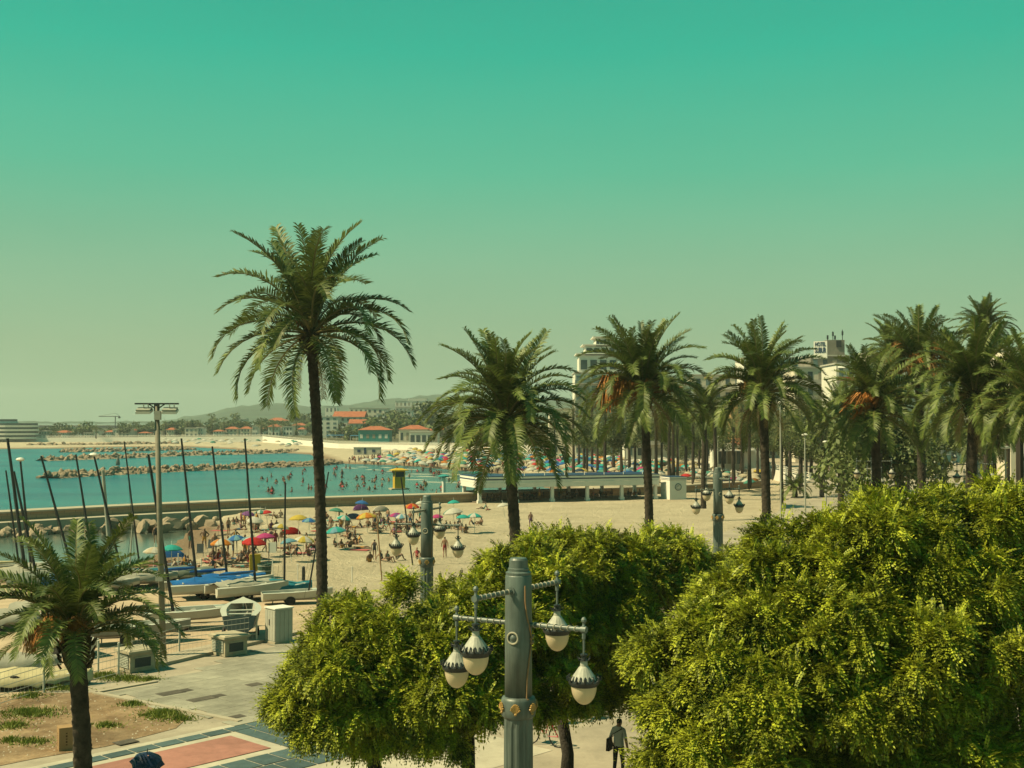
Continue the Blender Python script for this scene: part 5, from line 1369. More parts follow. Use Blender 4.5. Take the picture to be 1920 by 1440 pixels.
def add_mast(r, base, px, py, thick=.065, mat='mast', ball=False, shroud=True, foot=None):
    o = r.location; rz = Matrix.Rotation(-r.rotation_euler.z, 4, 'Z')
    t = rz @ (at_y(px, py, o.y) - o)
    if foot: base = tuple(rz @ (at_y(foot[0], foot[1], o.y) - o))
    m_ = MB().tube([base, Vector(base).lerp(t, .5), t], [thick * 1.1, thick, thick * .8], 8).build('mast', MAT[mat], r)
    if shroud:
        MB().tube([(base[0] - .3, .8, base[2]), Vector(base).lerp(t, .8)], .008, 3).tube([(base[0] - .3, -.8, base[2]), Vector(base).lerp(t, .8)], .008, 3).build('shroud', MAT['iron'], m_)
    if thick > .06:                                             # boom with the sail rolled on it
        g0 = Vector(base).lerp(t, .09); g1 = g0 + Vector((-2.3, random.uniform(-.4, .4), -.05)); MB().tube([g0, g0.lerp(g1, .5), g1], [.07, .11, .06], 7).build('boom', MAT[random.choice(['tarpgrey', 'tarpgreen', 'tarpblue', 'tarpcream'])], m_)
    if ball: MB().lathe([(0, -.12), (.2, -.08), (.3, .02), (.2, .12), (0, .16)], 12).build('mast_float', MAT['white'], m_, tuple(t))
def dinghy(px, py, rz, L, B, H, lab, hull='gel', cover=None, mast=None, lift=.35, well=True, z=SZ, pale=False, ball=False, thick=.065, name='sailing_dinghy', peak=.4):
    p = at_z(px, py, z); r = empty(name, p, lab, 'boat', 'boats parked in the yard', rz)
    link('hull', hull_mesh(L, B, H, MAT[hull]), r, (0, 0, lift)); link('deck', deck_mesh(L, B, H, MAT['gel'], well and not cover), r, (0, 0, lift))
    if cover: link('cover', cover_mesh(L, B, H, MAT[cover], len(lab), peak), r, (0, 0, lift))
    for s in (-1, 1): link('trolley_wheel', WHEEL, r, (-L * .12, s * B * .42, .3), (R(90), 0, 0))
    MB().tube([(-L * .12, -B * .45, .3), (-L * .12, B * .45, .3)], .035, 6).tube([(-L * .4, 0, .3), (L * .5, 0, .25)], .035, 6).box((-L * .35, 0, .15), (.06, .06, .3)).box((L * .4, 0, .12), (.06, .06, .25)).build('trolley_frame', MAT['galv'], r)
    if mast: add_mast(r, (L * .12, 0, lift + H), mast[0], mast[1], thick, 'mastpale' if pale else 'mast', ball, True, mast[2:])
    return r
def catamaran(px, py, rz, lab, mast=None, cover=None, L=5.4, W=2.4, z=SZ, ball=False):
    p = at_z(px, py, z); r = empty('catamaran', p, lab, 'boat', 'boats parked in the yard', rz)
    for s in (-1, 1): link('hull', hull_mesh(L, .5, .62, MAT['gel']), r, (0, s * W / 2, .45)); link('deck', deck_mesh(L, .5, .62, MAT['gel'], False), r, (0, s * W / 2, .45))
    for x in (-1.5, .9): MB().tube([(x, -W / 2, 1.08), (x, W / 2, 1.08)], .06, 8).build('cross_beam', MAT['galv'], r)
    MB().box((-.3, 0, 1.07), (2.3, W - .5, .03)).build('trampoline', MAT['screen'], r)
    if cover: link('cover', cover_mesh(L * .9, W + .2, .25, MAT[cover], len(lab), .25, .2), r, (0, 0, .85))
    for s in (-1, 1): link('trolley_wheel', WHEEL, r, (-.2, s * W * .4, .3), (R(90), 0, 0))
    MB().box((-.2, 0, .38), (.1, W, .1)).box((1.6, 0, .25), (.08, .08, .5)).build('trolley_frame', MAT['galv'], r)
    if mast: add_mast(r, (.9, 0, 1.1), mast[0], mast[1], .075, 'mast', ball, True, mast[2:])
    return r
catamaran(385, 1122, R(25), 'catamaran under a bright blue tarpaulin, left of the white ones', (340, 822, 369, 1088), 'tarpblue', 4.8, 2.2)
catamaran(438, 1112, R(28), 'catamaran with blue cover end behind the white hulls', (398, 837, 427, 1090), 'tarpblue', 4.6, 2.0)
catamaran(462, 1126, R(35), 'white catamaran with grey cover at the yard centre', (459, 822, 479, 1096), 'tarpgrey', 4.6, 2.0)
dinghy(520, 1122, R(22), 4.3, 1.6, .55, 'dinghy under a teal cover next to the white catamaran', 'gel', 'tarpteal', (535, 905, 533, 1108), .3)
dinghy(558, 1133, R(18), 4.2, 1.5, .6, 'small open white dinghy beside the tall palm base', 'gel', None, (616, 885, 577, 1118), .25, thick=.05)
dinghy(335, 1094, R(20), 4.6, 1.7, .6, 'white dinghy with sage cover left of the blue tarpaulin', 'gel', 'tarpgreen', None, .3)
dinghy(268, 1102, R(20), 4.4, 1.6, .6, 'white dinghy left of the floodlight pole with a thin mast', 'gel', 'tarpgrey', (233, 828, 264, 1080), .3, thick=.055)
dinghy(365, 1178, R(22), 5.0, 1.9, .6, 'open grey and white rowing dinghy behind the right vent box', 'gel', None, (278, 852, 327, 1162), .45, z=-.1, thick=.08)
dinghy(452, 1194, R(100), 4.6, 1.9, 1.0, 'slate blue motor boat hull with white bow behind the fence', 'hullblue', None, None, .5, True, -.05, name='motor_boat')
dinghy(60, 1288, R(12), 4.6, 1.5, .45, 'upturned cream boat hull lying by the fence post at far left', 'gel', 'tarpcream', None, .08, False, -.02, name='rowing_boat', peak=.35)
dinghy(20, 1262, R(15), 4.0, 1.3, .45, 'white rowing boat just above the cream hull', 'gel', 'tarpgrey', None, .1, z=-.02, name='rowing_boat')
dinghy(260, 1205, R(18), 4.8, 1.7, .6, 'white boat with grey hull behind the fence near the floodlight pole', 'gelgrey', None, None, .35, z=-.05, name='rowing_boat')
dinghy(20, 1185, R(10), 4.4, 1.6, .6, 'grey covered boat at the left edge behind the low palm', 'gelgrey', 'tarpgrey', None, .3, z=-.25)
dinghy(120, 1225, R(140), 3.8, 1.5, .55, 'white inflatable style tender with clutter left of the palm trunk', 'gel', None, None, .3, z=-.05, name='rowing_boat')
dinghy(50, 1100, R(15), 4.6, 1.7, .6, 'white dinghy with the thickest dark mast at the left edge', 'gel', 'tarpgrey', (14, 822, 50, 1090), .35, thick=.11)
dinghy(40, 1082, R(18), 4.4, 1.6, .6, 'grey dinghy with short mast at the left edge', 'gelgrey', None, (11, 882, 37, 1070), .35, thick=.07)
dinghy(82, 1108, R(20), 4.4, 1.6, .6, 'dinghy whose leaning mast crosses the thick one', 'gel', 'tarpgreen', (26, 884, 72, 1096), .35, thick=.09)
dinghy(70, 1090, R(20), 4.4, 1.6, .6, 'dinghy with a white float on its left mast top', 'gel', 'tarpgrey', (38, 862, 60, 1078), .35, ball=True, thick=.08)
dinghy(150, 1110, R(20), 4.6, 1.7, .6, 'dinghy hidden behind the low palm, mast leaning left', 'gel', 'tarpblue', (77, 855, 144, 1098), .35, thick=.08)
dinghy(190, 1115, R(15), 4.6, 1.7, .6, 'dinghy behind the low palm with straight dark mast', 'gel', 'tarpgrey', (142, 852, 183, 1103), .35, thick=.07)
dinghy(232, 1100, R(15), 4.6, 1.7, .6, 'dinghy with white float on its mast left of the floodlight', 'gel', 'tarpteal', (176, 853, 231, 1086), .35, ball=True, thick=.08)
dinghy(272, 1090, R(15), 4.2, 1.6, .5, 'dinghy with a short pale mast by the inlet', 'gel', None, (249, 955, 243, 1080), .3, pale=True, thick=.05)
dinghy(100, 1165, R(15), 4.4, 1.7, .6, 'white boat under the low palm fronds', 'gel', 'tarpgrey', None, .3, z=-.2, name='rowing_boat')
# bins, boards, bollards on the sand
q = at_z(478, 1082, SZ); o = MB().box((0, 0, .85), (.75, .25, 1.5)).box((0, 0, .08), (.9, .5, .12)).build('yellow_board', MAT['yellow'], None, q, (0, 0, .3)); tag(o, 'yellow standing board behind the blue tarpaulin', 'board')
q = at_z(496, 1084, SZ); b_ = empty('green_bin', q, 'dark green slatted bin beside the yellow board', 'bin'); MB().lathe([(.42, 0), (.5, .95), (.5, 1.0), (.46, 1.0), (.4, .1)], 14).build('barrel', M('bin_green', (.04, .10, .08), .6, .2), b_)
for k in range(3): MB().lathe([(.475 + k * .012, 0), (.49 + k * .012, .03), (.475 + k * .012, .06)], 14).build('hoop', MAT['galv'], b_, (0, 0, .15 + k * .35))
for px, py, h in [(363, 1078, 1.0), (569, 1088, .9)]:
    o = MB().lathe([(.12, 0), (.11, h), (.05, h + .06), (0, h + .07)], 10).build('bollard', MAT['iron'], None, at_z(px, py, SZ)); tag(o, 'short black bollard ' + ('left of the blue tarpaulin boats' if px < 400 else 'beside the tall palm base'), 'bollard')
q = at_z(504, 1072, SZ); s_ = empty('notice_post', q, 'thin post with a small white notice on the sand', 'sign post'); MB().tube([(0, 0, 0), (0, 0, 2.1)], .035, 6).build('post', MAT['iron'], s_); MB().box((.28, 0, 1.75), (.5, .04, .75)).build('notice', MAT['white'], s_)
for i, (px, py, pt) in enumerate([(334, 1064, 1050), (377, 1075, 1052), (511, 1077, 1057), (558, 1087, 1060), (660, 1092, 1063), (714, 1086, 1062)]):
    p = at_z(px, py, SZ); o = MB().tube([(0, 0, 0), (0, 0, 1.0)], .035, 6).lathe([(.05, 0), (.05, .05), (0, .06)], 6, (0, 0, 1.0)).build('marker_post', MAT['white'], None, p); tag(o, 'thin white marker post in the row across the sand, %s from the left' % nth(i), 'post', 'marker posts across the sand')
q = at_z(716, 1090, SZ); o = MB().tube([(0, 0, 0), at_y(706, 962, q.y) - q], .05, 6).build('net_pole', MAT['cable'], None, q); tag(o, 'tall thin reddish pole on the sand left of the dark lamp post', 'pole')
q = at_z(774, 1060, SZ); o = MB().tube([(0, 0, 0), at_y(752, 895, q.y) - q], .06, 6).build('net_pole', MAT['mast'], None, q); tag(o, 'tall thin dark pole crossing in front of the lifeguard tower', 'pole')

# ---------------------------------------------------------------- people
SKINS = [(.27, .135, .075), (.34, .18, .105), (.19, .095, .052), (.14, .07, .04), (.40, .23, .145)]
MAT['skin'] = palette('skin', SKINS, .6); MAT['suit'] = palette('swimwear', [(.02, .03, .06), (.30, .02, .03), (.02, .10, .22), (.03, .03, .03), (.35, .30, .24), (.05, .25, .22), (.45, .22, .03), (.10, .03, .12), (.02, .02, .03)], .8)
MAT['hair'] = palette('hair', [(.02, .014, .01), (.05, .03, .018), (.012, .010, .010), (.16, .10, .045), (.03, .02, .012)], .7)
RAD = dict(pel=.135, spi=.118, che=.145, nec=.052, hd0=.078, hd1=.092, hd2=.07, sh=.062, el=.045, wr=.032, ha=.036, fi=.016, hip=.092, kn=.06, an=.042, to=.034)
EDG = [('pel', 'spi'), ('spi', 'che'), ('che', 'nec'), ('nec', 'hd0'), ('hd0', 'hd1'), ('hd1', 'hd2')]
def pose(pel, che, head, arms, legs):
    """arms, legs: per side elbow, wrist, hand / knee, ankle, toe; facing -y"""
    P = {'pel': Vector(pel), 'che': Vector(che)}
    up = (P['che'] - P['pel']).normalized(); P['spi'] = P['pel'].lerp(P['che'], .45); P['nec'] = P['che'] + up * .15
    hd = Vector(head); P['hd0'] = hd - up * .06; P['hd1'] = hd + up * .03; P['hd2'] = hd + up * .11
    E = list(EDG)
    for s, n in ((-1, 'l'), (1, 'r')):
        lat = Vector((s, 0, 0))
        a = arms[0 if s < 0 else 1]; g = legs[0 if s < 0 else 1]
        P['sh' + n] = P['che'] + lat * .165 + up * .05; P['el' + n], P['wr' + n], P['ha' + n] = [Vector(x) for x in a]
        P['hip' + n] = P['pel'] + lat * .09 - up * .03; P['kn' + n], P['an' + n], P['to' + n] = [Vector(x) for x in g]
        d = (P['ha' + n] - P['wr' + n]).normalized()
        P['fi' + n] = P['ha' + n] + d * .07
        E += [('che', 'sh' + n), ('sh' + n, 'el' + n), ('el' + n, 'wr' + n), ('wr' + n, 'ha' + n), ('ha' + n, 'fi' + n), ('pel', 'hip' + n), ('hip' + n, 'kn' + n), ('kn' + n, 'an' + n), ('an' + n, 'to' + n)]
    return P, E
def mir(v): return (-v[0], v[1], v[2])
def body_mesh(P, E, paint, mats, sub=1, girth=1.0):
    names = list(P); ix = {n: i for i, n in enumerate(names)}
    me = bpy.data.meshes.new('body_cage'); me.from_pydata([P[n] for n in names], [(ix[a], ix[b]) for a, b in E], []); ob = bpy.data.objects.new('body_cage', me); col.objects.link(ob)
    sk = ob.modifiers.new('skin', 'SKIN'); sk.use_smooth_shade = True
    for n, v in zip(names, me.skin_vertices[0].data):
        r_ = RAD.get(n) or RAD[n[:-1]]; r_ *= girth
        v.radius = (r_ * (1.25 if n in ('pel', 'spi', 'che') else 1), r_ * (.85 if n in ('pel', 'spi', 'che') else 1)); v.use_root = n == 'pel'
    ss = ob.modifiers.new('sub', 'SUBSURF'); ss.levels = ss.render_levels = sub
    dg = bpy.context.evaluated_depsgraph_get(); ev = ob.evaluated_get(dg); m2 = bpy.data.meshes.new_from_object(ev); bpy.data.objects.remove(ob)
    m2.name = 'person'
    m2.materials.clear()
    for m in mats: m2.materials.append(m)
    for p in m2.polygons: p.material_index = paint(p.center, P); p.use_smooth = True
    return m2
def near_(c, a, b, r):
    ab = b - a
    if ab.length_squared < 1e-9: return (c - a).length < r
    t = max(0, min(1, (c - a).dot(ab) / ab.length_squared)); return (c - (a + ab * t)).length < r
def beach_paint(top):
    def f(c, P):
        if (c - P['hd2']).length < .155 and (c - P['hd0']).dot(P['hd2'] - P['hd0']) > .06 * (P['hd2'] - P['hd0']).length * (1 if c.y > P['hd1'].y - .02 else 2): return 2
        if near_(c, P['pel'], P['pel'], .17) or near_(c, P['hipl'], P['hipl'].lerp(P['knl'], .38 if not top else .1), .125) or near_(c, P['hipr'], P['hipr'].lerp(P['knr'], .38 if not top else .1), .125): return 1
        if top and near_(c, P['che'] + (P['spi'] - P['che']) * .1, P['che'] + (P['spi'] - P['che']) * .35, .155) and not near_(c, P['shl'], P['ell'], .075) and not near_(c, P['shr'], P['elr'], .075): return 1
        return 0
    return f
BM = [MAT['skin'], MAT['suit'], MAT['hair']]
A_dn = ((-.25, .03, 1.14), (-.27, -.04, .90), (-.26, -.06, .82)); Lg = ((-.10, -.02, .50), (-.11, .03, .07), (-.12, -.12, .035))
POSES = {
 'stand': pose((0, 0, .96), (0, 0, 1.36), (0, -.02, 1.60), (A_dn, tuple(map(mir, A_dn))), (Lg, tuple(map(mir, Lg)))),
 'hips': pose((0, 0, .96), (0, 0, 1.36), (.02, -.03, 1.60), (((-.38, .08, 1.18), (-.2, -.02, 1.02), (-.15, -.05, .98)), ((.38, .08, 1.18), (.2, -.02, 1.02), (.15, -.05, .98))), (((-.14, 0, .5), (-.2, .03, .07), (-.22, -.12, .035)), ((.12, -.02, .5), (.14, .03, .07), (.16, -.12, .035)))),
 'walk': pose((0, 0, .94), (0, -.03, 1.34), (0, -.06, 1.58), (((-.24, .12, 1.13), (-.25, .12, .90), (-.25, .12, .82)), ((.24, -.06, 1.13), (.25, -.24, .95), (.25, -.29, .89))), (((-.09, -.16, .52), (-.10, -.24, .08), (-.10, -.39, .05)), ((.09, .04, .50), (.10, .34, .16), (.10, .24, .06)))),
 'sit': pose((0, .1, .13), (0, .17, .52), (0, .12, .77), (((-.25, .1, .36), (-.2, -.16, .38), (-.15, -.24, .38)), ((.25, .1, .36), (.2, -.16, .38), (.15, -.24, .38))), (((-.14, -.3, .46), (-.13, -.45, .07), (-.14, -.6, .035)), ((.14, -.3, .46), (.13, -.45, .07), (.14, -.6, .035)))),
 'sit2': pose((0, .1, .12), (0, .3, .47), (0, .3, .73), (((-.28, .45, .3), (-.3, .52, .06), (-.31, .45, .03)), ((.28, .45, .3), (.3, .52, .06), (.31, .45, .03))), (((-.12, -.36, .16), (-.13, -.78, .07), (-.15, -.86, .12)), ((.12, -.28, .34), (.14, -.6, .07), (.15, -.74, .04)))),
 'lie': pose((0, 0, .12), (0, .42, .12), (0, .68, .13), (((-.3, .34, .06), (-.36, .1, .05), (-.36, .02, .05)), ((.32, .5, .06), (.25, .72, .06), (.16, .78, .06))), (((-.12, -.44, .09), (-.14, -.86, .06), (-.15, -.96, .1)), ((.12, -.4, .2), (.14, -.72, .06), (.15, -.86, .06)))),
 'wade': pose((0, 0, .3), (0, 0, .7), (0, -.02, .94), (((-.3, .05, .5), (-.4, -.1, .32), (-.44, -.16, .28)), ((.3, .05, .5), (.36, -.16, .36), (.38, -.24, .34))), (((-.10, -.02, -.1), (-.11, .03, -.5), (-.12, -.12, -.55)), ((.1, -.02, -.1), (.11, .03, -.5), (.12, -.12, -.55)))),
 'swim': pose((0, .45, -.1), (0, .1, -.06), (0, -.12, .10), (((-.34, -.1, -.02), (-.3, -.4, .05), (-.28, -.48, .06)), ((.36, .1, -.06), (.42, .3, -.1), (.44, .36, -.1))), (((-.12, .85, -.2), (-.14, 1.2, -.25), (-.15, 1.3, -.25)), ((.12, .85, -.2), (.14, 1.2, -.25), (.15, 1.3, -.25)))),
}
BODY = {}; BODY0 = {}
for k, (P_, E_) in POSES.items():
    BODY[k] = [body_mesh(P_, E_, beach_paint(False), BM), body_mesh(P_, E_, beach_paint(True), BM, girth=.9)]
    BODY0[k] = [body_mesh(P_, E_, beach_paint(q), BM, 0) for q in (False, True)]
PW = {'stand': 'standing', 'hips': 'standing with hands on hips', 'walk': 'walking', 'sit': 'sitting with knees up', 'sit2': 'leaning back seated', 'lie': 'lying', 'wade': 'wading', 'swim': 'swimming'}
def person(p, kind, label, group=None, rz=None, sc_=None):
    o = link('person', random.choice(BODY[kind]), None, p, (0, 0, random.uniform(0, 6.28) if rz is None else rz), (sc_ or random.uniform(.92, 1.06),) * 3)
    return tag(o, label, 'person', group)
# singled out people on the near sand
for px, py, k, lab, rz in [(702, 1050, 'stand', 'person in dark shorts standing alone on the sand left of the dark lamp post', 3.0), (834, 1046, 'walk', 'person in dark shorts walking on open sand right of the dark lamp post', 3.2), (995, 991, 'walk', 'person in dark swimwear walking near the leafy tree top, right of the dense palm trunk', 3.0),
        (357, 1029, 'stand', 'person standing at the inlet edge near the teal umbrella', 1.0), (383, 1030, 'hips', 'person in blue top standing hands on hips by the inlet', 0), (516, 1034, 'stand', 'person standing at the right end of the red umbrella group', .5),
        (497, 1036, 'walk', 'person walking in front of the pink umbrella', 1.2), (473, 1036, 'stand', 'person standing under the red umbrella', 2), (728, 995, 'walk', 'child like figure walking left of the purple umbrella', 1.5), (292, 1020, 'stand', 'person wading beside the floodlight pole', .4),
        (441, 1030, 'hips', 'person with a hand up beside the orange umbrella', .2), (428, 1003, 'stand', 'person standing at the boulders edge of the sand', 1), (452, 988, 'stand', 'person standing below the sea wall, left group', 2), (458, 989, 'hips', 'second person standing below the sea wall, left group', 2.6), (818, 940, 'walk', 'person in dark clothes walking in front of the sea wall beside the lamp', 1.6)]:
    person(at_z(px, py, SZ), k, lab, None, rz)
for px, py, k, lab in [(693, 1054, 'sit', 'person in black sitting left of the standing man in shorts'), (718, 1052, 'sit2', 'first of the sitters in front of the dark lamp post'), (729, 1054, 'sit', 'second of the sitters in front of the dark lamp post'), (746, 1050, 'sit', 'bare backed sitter beside the dark lamp post'), (782, 1046, 'sit2', 'sitter just right of the lantern on the dark post'),
        (630, 1027, 'sit', 'left sitter of three in front of the teal blue umbrella'), (642, 1028, 'sit', 'middle sitter of three in front of the teal blue umbrella'), (656, 1027, 'sit', 'right sitter of three in front of the teal blue umbrella'), (738, 1003, 'sit', 'sitter in the gap left of the dark lamp post top'), (680, 990, 'sit2', 'sitter in dark clothes under the orange yellow umbrella'), (889, 984, 'sit2', 'left of the pair sitting by the striped teal umbrella'), (901, 985, 'sit', 'right of the pair sitting by the striped teal umbrella'), (906, 955, 'sit2', 'sitter near the pavilion corner'), (915, 957, 'lie', 'sunbather lying near the pavilion corner')]:
    person(at_z(px, py, SZ), k, lab)
# ---------------------------------------------------------------- beach umbrellas and tents
UC = {'red': (.55, .03, .03), 'magenta': (.50, .05, .22), 'teal': (.03, .40, .38), 'blue': (.03, .15, .45), 'light blue': (.16, .36, .48), 'white': (.62, .60, .54), 'orange': (.62, .22, .03), 'yellow': (.60, .45, .08), 'purple': (.22, .08, .28), 'green': (.08, .28, .22), 'navy': (.02, .05, .10), 'cream': (.58, .50, .36)}
for k, c in UC.items():
    c = tuple(x * ALB for x in c)
    MAT['u_' + k] = leafmat('umbrella_' + k.replace(' ', '_'), c, tuple(min(1, x * 1.15) for x in c), .3, nscale=2, rough=.8)
def canopy_mesh(mats, seed, r=1.0):
    rd = random.Random(seed); mb = MB(); n = 16
    prof = [(0.02, .42), (.35, .36), (.7, .2), (1.0, 0), (1.0, -.10)]
    rows_ = [[(a * r * (1 - .04 * (k % 2 == 0 and i >= 3)) * math.cos(2 * math.pi * k / n), a * r * (1 - .04 * (k % 2 == 0 and i >= 3)) * math.sin(2 * math.pi * k / n), z * r + (-.03 if (k % 2 and i >= 3) else 0)) for k in range(n)] for i, (a, z) in enumerate(prof)]
    for i in range(len(prof) - 1):
        for k in range(n):
            mb.face([rows_[i][k], rows_[i][(k + 1) % n], rows_[i + 1][(k + 1) % n], rows_[i + 1][k]], (k // 2) % len(mats))
    return mb.mesh('canopy', mats)
CAN = {}
def canopy(*names):
    if names not in CAN: CAN[names] = canopy_mesh([MAT['u_' + n] for n in names], len(CAN))
    return CAN[names]
UPOLE = MB().tube([(0, 0, -.1), (0, 0, 2.2)], .022, 6).mesh('pole', MAT['white'])
def umbrella(p, names, label, group, r=1.0, h=1.75, tilt=None):
    o = empty('beach_umbrella', p, label, 'beach umbrella', group, random.uniform(0, 6.28))
    t = random.uniform(0, .22) if tilt is None else tilt
    q = link('pole', UPOLE, o, (0, 0, 0), (t, 0, 0)); link('canopy', canopy(*names), o, (0, -math.sin(t) * h, math.cos(t) * h), (t, 0, 0), (r, r, r))
    return o
G1 = 'umbrellas on the near sand'; UMB = []
for px, py, names, lab, r in [(490, 958, ('white', 'green'), 'white and green umbrella left of the tall palm trunk near the sea wall', 1.1), (503, 958, ('red',), 'red umbrella by the sea wall just left of the tall palm trunk', 1.0), (627, 955, ('green',), 'dark green umbrella right of the tall palm trunk near the sea wall', 1.3),
        (676, 941, ('blue',), 'bright blue umbrella touching the sea wall', 1.3), (772, 947, ('orange', 'red'), 'orange red umbrella left of the dark lamp post top', 1.4), (789, 941, ('white',), 'white umbrella just behind the dark lamp post top', 1.0), (852, 940, ('teal',), 'teal umbrella standing at the sea wall right of the dark lamp post', 1.2),
        (690, 966, ('orange', 'yellow'), 'large orange and yellow umbrella beside the navy tent', 1.7), (742, 964, ('purple', 'magenta'), 'purple umbrella left of the dark lamp post', 1.25), (756, 965, ('light blue', 'white'), 'pale blue and white umbrella touching the purple one', 1.1), (820, 966, ('magenta',), 'magenta umbrella half behind the hanging lantern', 1.0),
        (853, 957, ('white', 'white', 'green'), 'wide white umbrella right of the dark lamp post', 1.7), (868, 967, ('teal',), 'bright teal umbrella under the wide white one', 1.1), (890, 966, ('teal', 'white'), 'striped teal and white umbrella farthest right on the sand', 1.4), (948, 945, ('white',), 'white umbrella beside the pavilion corner', 1.2),
        (579, 974, ('blue', 'light blue'), 'blue umbrella touching the tall palm trunk', 1.2), (560, 970, ('yellow',), 'pale yellow umbrella left of the tall palm trunk', 1.6), (634, 992, ('teal', 'light blue', 'green'), 'teal blue umbrella right of the tall palm trunk', 1.5), (499, 1004, ('magenta',), 'pink umbrella between the masts', 1.4), (547, 1012, ('light blue',), 'light blue umbrella left of the yellow one by the palm', 1.1),
        (567, 1009, ('yellow', 'white'), 'yellow and white umbrella beside the light blue one', 1.4), (474, 1013, ('red',), 'large scarlet umbrella between the masts', 1.6), (322, 1026, ('teal',), 'teal umbrella at the inlet beside the floodlight pole', 1.35), (416, 1015, ('orange', 'white'), 'orange and white umbrella left of the scarlet one', 1.5), (446, 1006, ('blue', 'light blue'), 'blue umbrella above the scarlet one', 1.2),
        (461, 1009, ('light blue', 'white'), 'pale blue umbrella above the scarlet one', 1.1), (462, 960, ('purple',), 'purple umbrella by the sea wall left of the third mast', 1.1), (476, 972, ('white',), 'white umbrella crossed by the rightmost long mast', 1.3), (287, 1030, ('white', 'cream'), 'white umbrella left of the floodlight pole at the inlet', 1.3), (520, 985, ('white', 'yellow'), 'cream umbrella between the mast and the tall palm', 1.3), (605, 985, ('white',), 'white umbrella peeping out right of the palm trunk', 1.0), (640, 968, ('white', 'teal'), 'white and teal umbrella among the crowd right of the palm', 1.2)]:
    UMB.append((px, py + 28, lab))
    umbrella(at_z(px, py, SZ + 1.75), names, lab, G1, r * .6, 1.6).location.z = SZ
def tent(px, py, name, lab, w=1.0):
    p = at_z(px, py, SZ); mb = MB(); n = 9; rows_ = []
    for i in range(n):
        a = math.pi * i / (n - 1)
        rows_.append([(w * math.cos(a), .0, w * .75 * math.sin(a)), (w * .9 * math.cos(a), .5, w * .72 * math.sin(a)), (w * .6 * math.cos(a), 1.1, w * .4 * math.sin(a)), (w * .35 * math.cos(a), 1.35, 0)])
    mb.grid(rows_); o = mb.build('beach_tent', MAT['u_' + name], None, p, (0, 0, random.uniform(-.5, .5)), smooth=True); tag(o, lab, 'beach tent', 'pop up beach tents')
for px, py, n, lab in [(677, 957, 'purple', 'purple tent below the bright blue umbrella'), (715, 960, 'white', 'white pop up tent at the sea wall'), (661, 975, 'navy', 'navy half dome tent beside the orange and yellow umbrella'), (545, 1003, 'red', 'small red tent left of the tall palm'), (322, 1048, 'blue', 'blue shade tent under the teal umbrella at the inlet')]: tent(px, py, n, lab)
# towels, loungers and the sitting crowd around them
TW = [MB().box((0, 0, .02), (.9, 1.8, .03)).mesh('towel', palette('towel_cloth', [(.5, .1, .1), (.1, .25, .4), (.5, .45, .3), (.1, .35, .3), (.45, .2, .3), (.05, .05, .1)], .9))]
crowd = [(px + random.uniform(-11, 11), py + random.uniform(-2, 9)) for px, py in [(412, 1035), (425, 1038), (440, 1040), (455, 1036), (468, 1038), (410, 1050), (430, 1052), (445, 1056), (486, 1040), (492, 985), (500, 990), (510, 980), (520, 995), (535, 1000), (545, 1025), (555, 1028), (565, 1025), (575, 1022), (610, 985), (620, 990), (640, 985), (650, 990), (660, 980), (670, 1008), (655, 1008), (660, 1000), (700, 985), (712, 985), (745, 985), (758, 985), (768, 975), (780, 978), (790, 965), (822, 985), (835, 980), (850, 985), (860, 978), (875, 985), (325, 1055), (340, 1052), (350, 1055), (310, 1050), (300, 1055), (425, 985), (440, 990), (435, 975), (470, 975), (512, 968), (640, 965), (600, 970), (610, 965), (690, 958), (720, 975), (735, 970), (805, 970), (480, 1025), (470, 1030), (385, 1045), (398, 1040)]]
crowd += [(px + random.uniform(-9, 9), py + random.uniform(-4, 6)) for px, py in random.sample(crowd, 56)]
crowd += [(px + random.uniform(-14, 14), py + random.uniform(-5, 7)) for px, py in random.sample(crowd, 44)]
for px, py in crowd:
    k = random.choice(['sit', 'sit', 'sit2', 'lie', 'lie', 'sit2', 'stand', 'sit'])
    ul = min(UMB, key=lambda u: abs(u[0] - px) + 1.5 * abs(u[1] - py))[2].split(); ul = ' '.join(ul[:ul.index('umbrella') + 1]); person(at_z(px, py + 6, SZ), k, 'small figure %s near the %s' % (PW[k], ul), 'crowd on the near sand')
for i in range(26):
    px, py = random.choice(crowd); o = link('towel', TW[0], None, at_z(px + random.uniform(-8, 8), py + random.uniform(2, 9), SZ + .03), (0, 0, random.uniform(0, 3))); tag(o, 'beach towel spread on the near sand among the umbrellas', 'towel', 'towels on the near sand')
def lounge(px, py, lab):
    p = at_z(px, py, SZ); r = empty('deck_chair', p, lab, 'deck chair', 'deck chairs by the inlet', random.uniform(-.6, .6))
    MB().box((0, 0, .35), (.55, .5, .04)).build('seat', MAT['screen'], r); MB().face([(-.27, .25, .35), (.27, .25, .35), (.27, .55, 1.0), (-.27, .55, 1.0)]).build('backrest', MAT['screen'], r)
    for sx in (-.26, .26):
        MB().tube([(sx, -.25, 0), (sx, .3, .4)], .015, 5).build('leg', MAT['galv'], r); MB().tube([(sx, .3, 0), (sx, -.2, .4)], .015, 5).build('leg', MAT['galv'], r)
for px, py, lab in [(395, 1035, 'dark deck chair left of the orange umbrella'), (405, 1032, 'second dark deck chair left of the orange umbrella'), (375, 1044, 'deck chair closest to the inlet water')]: lounge(px, py, lab)
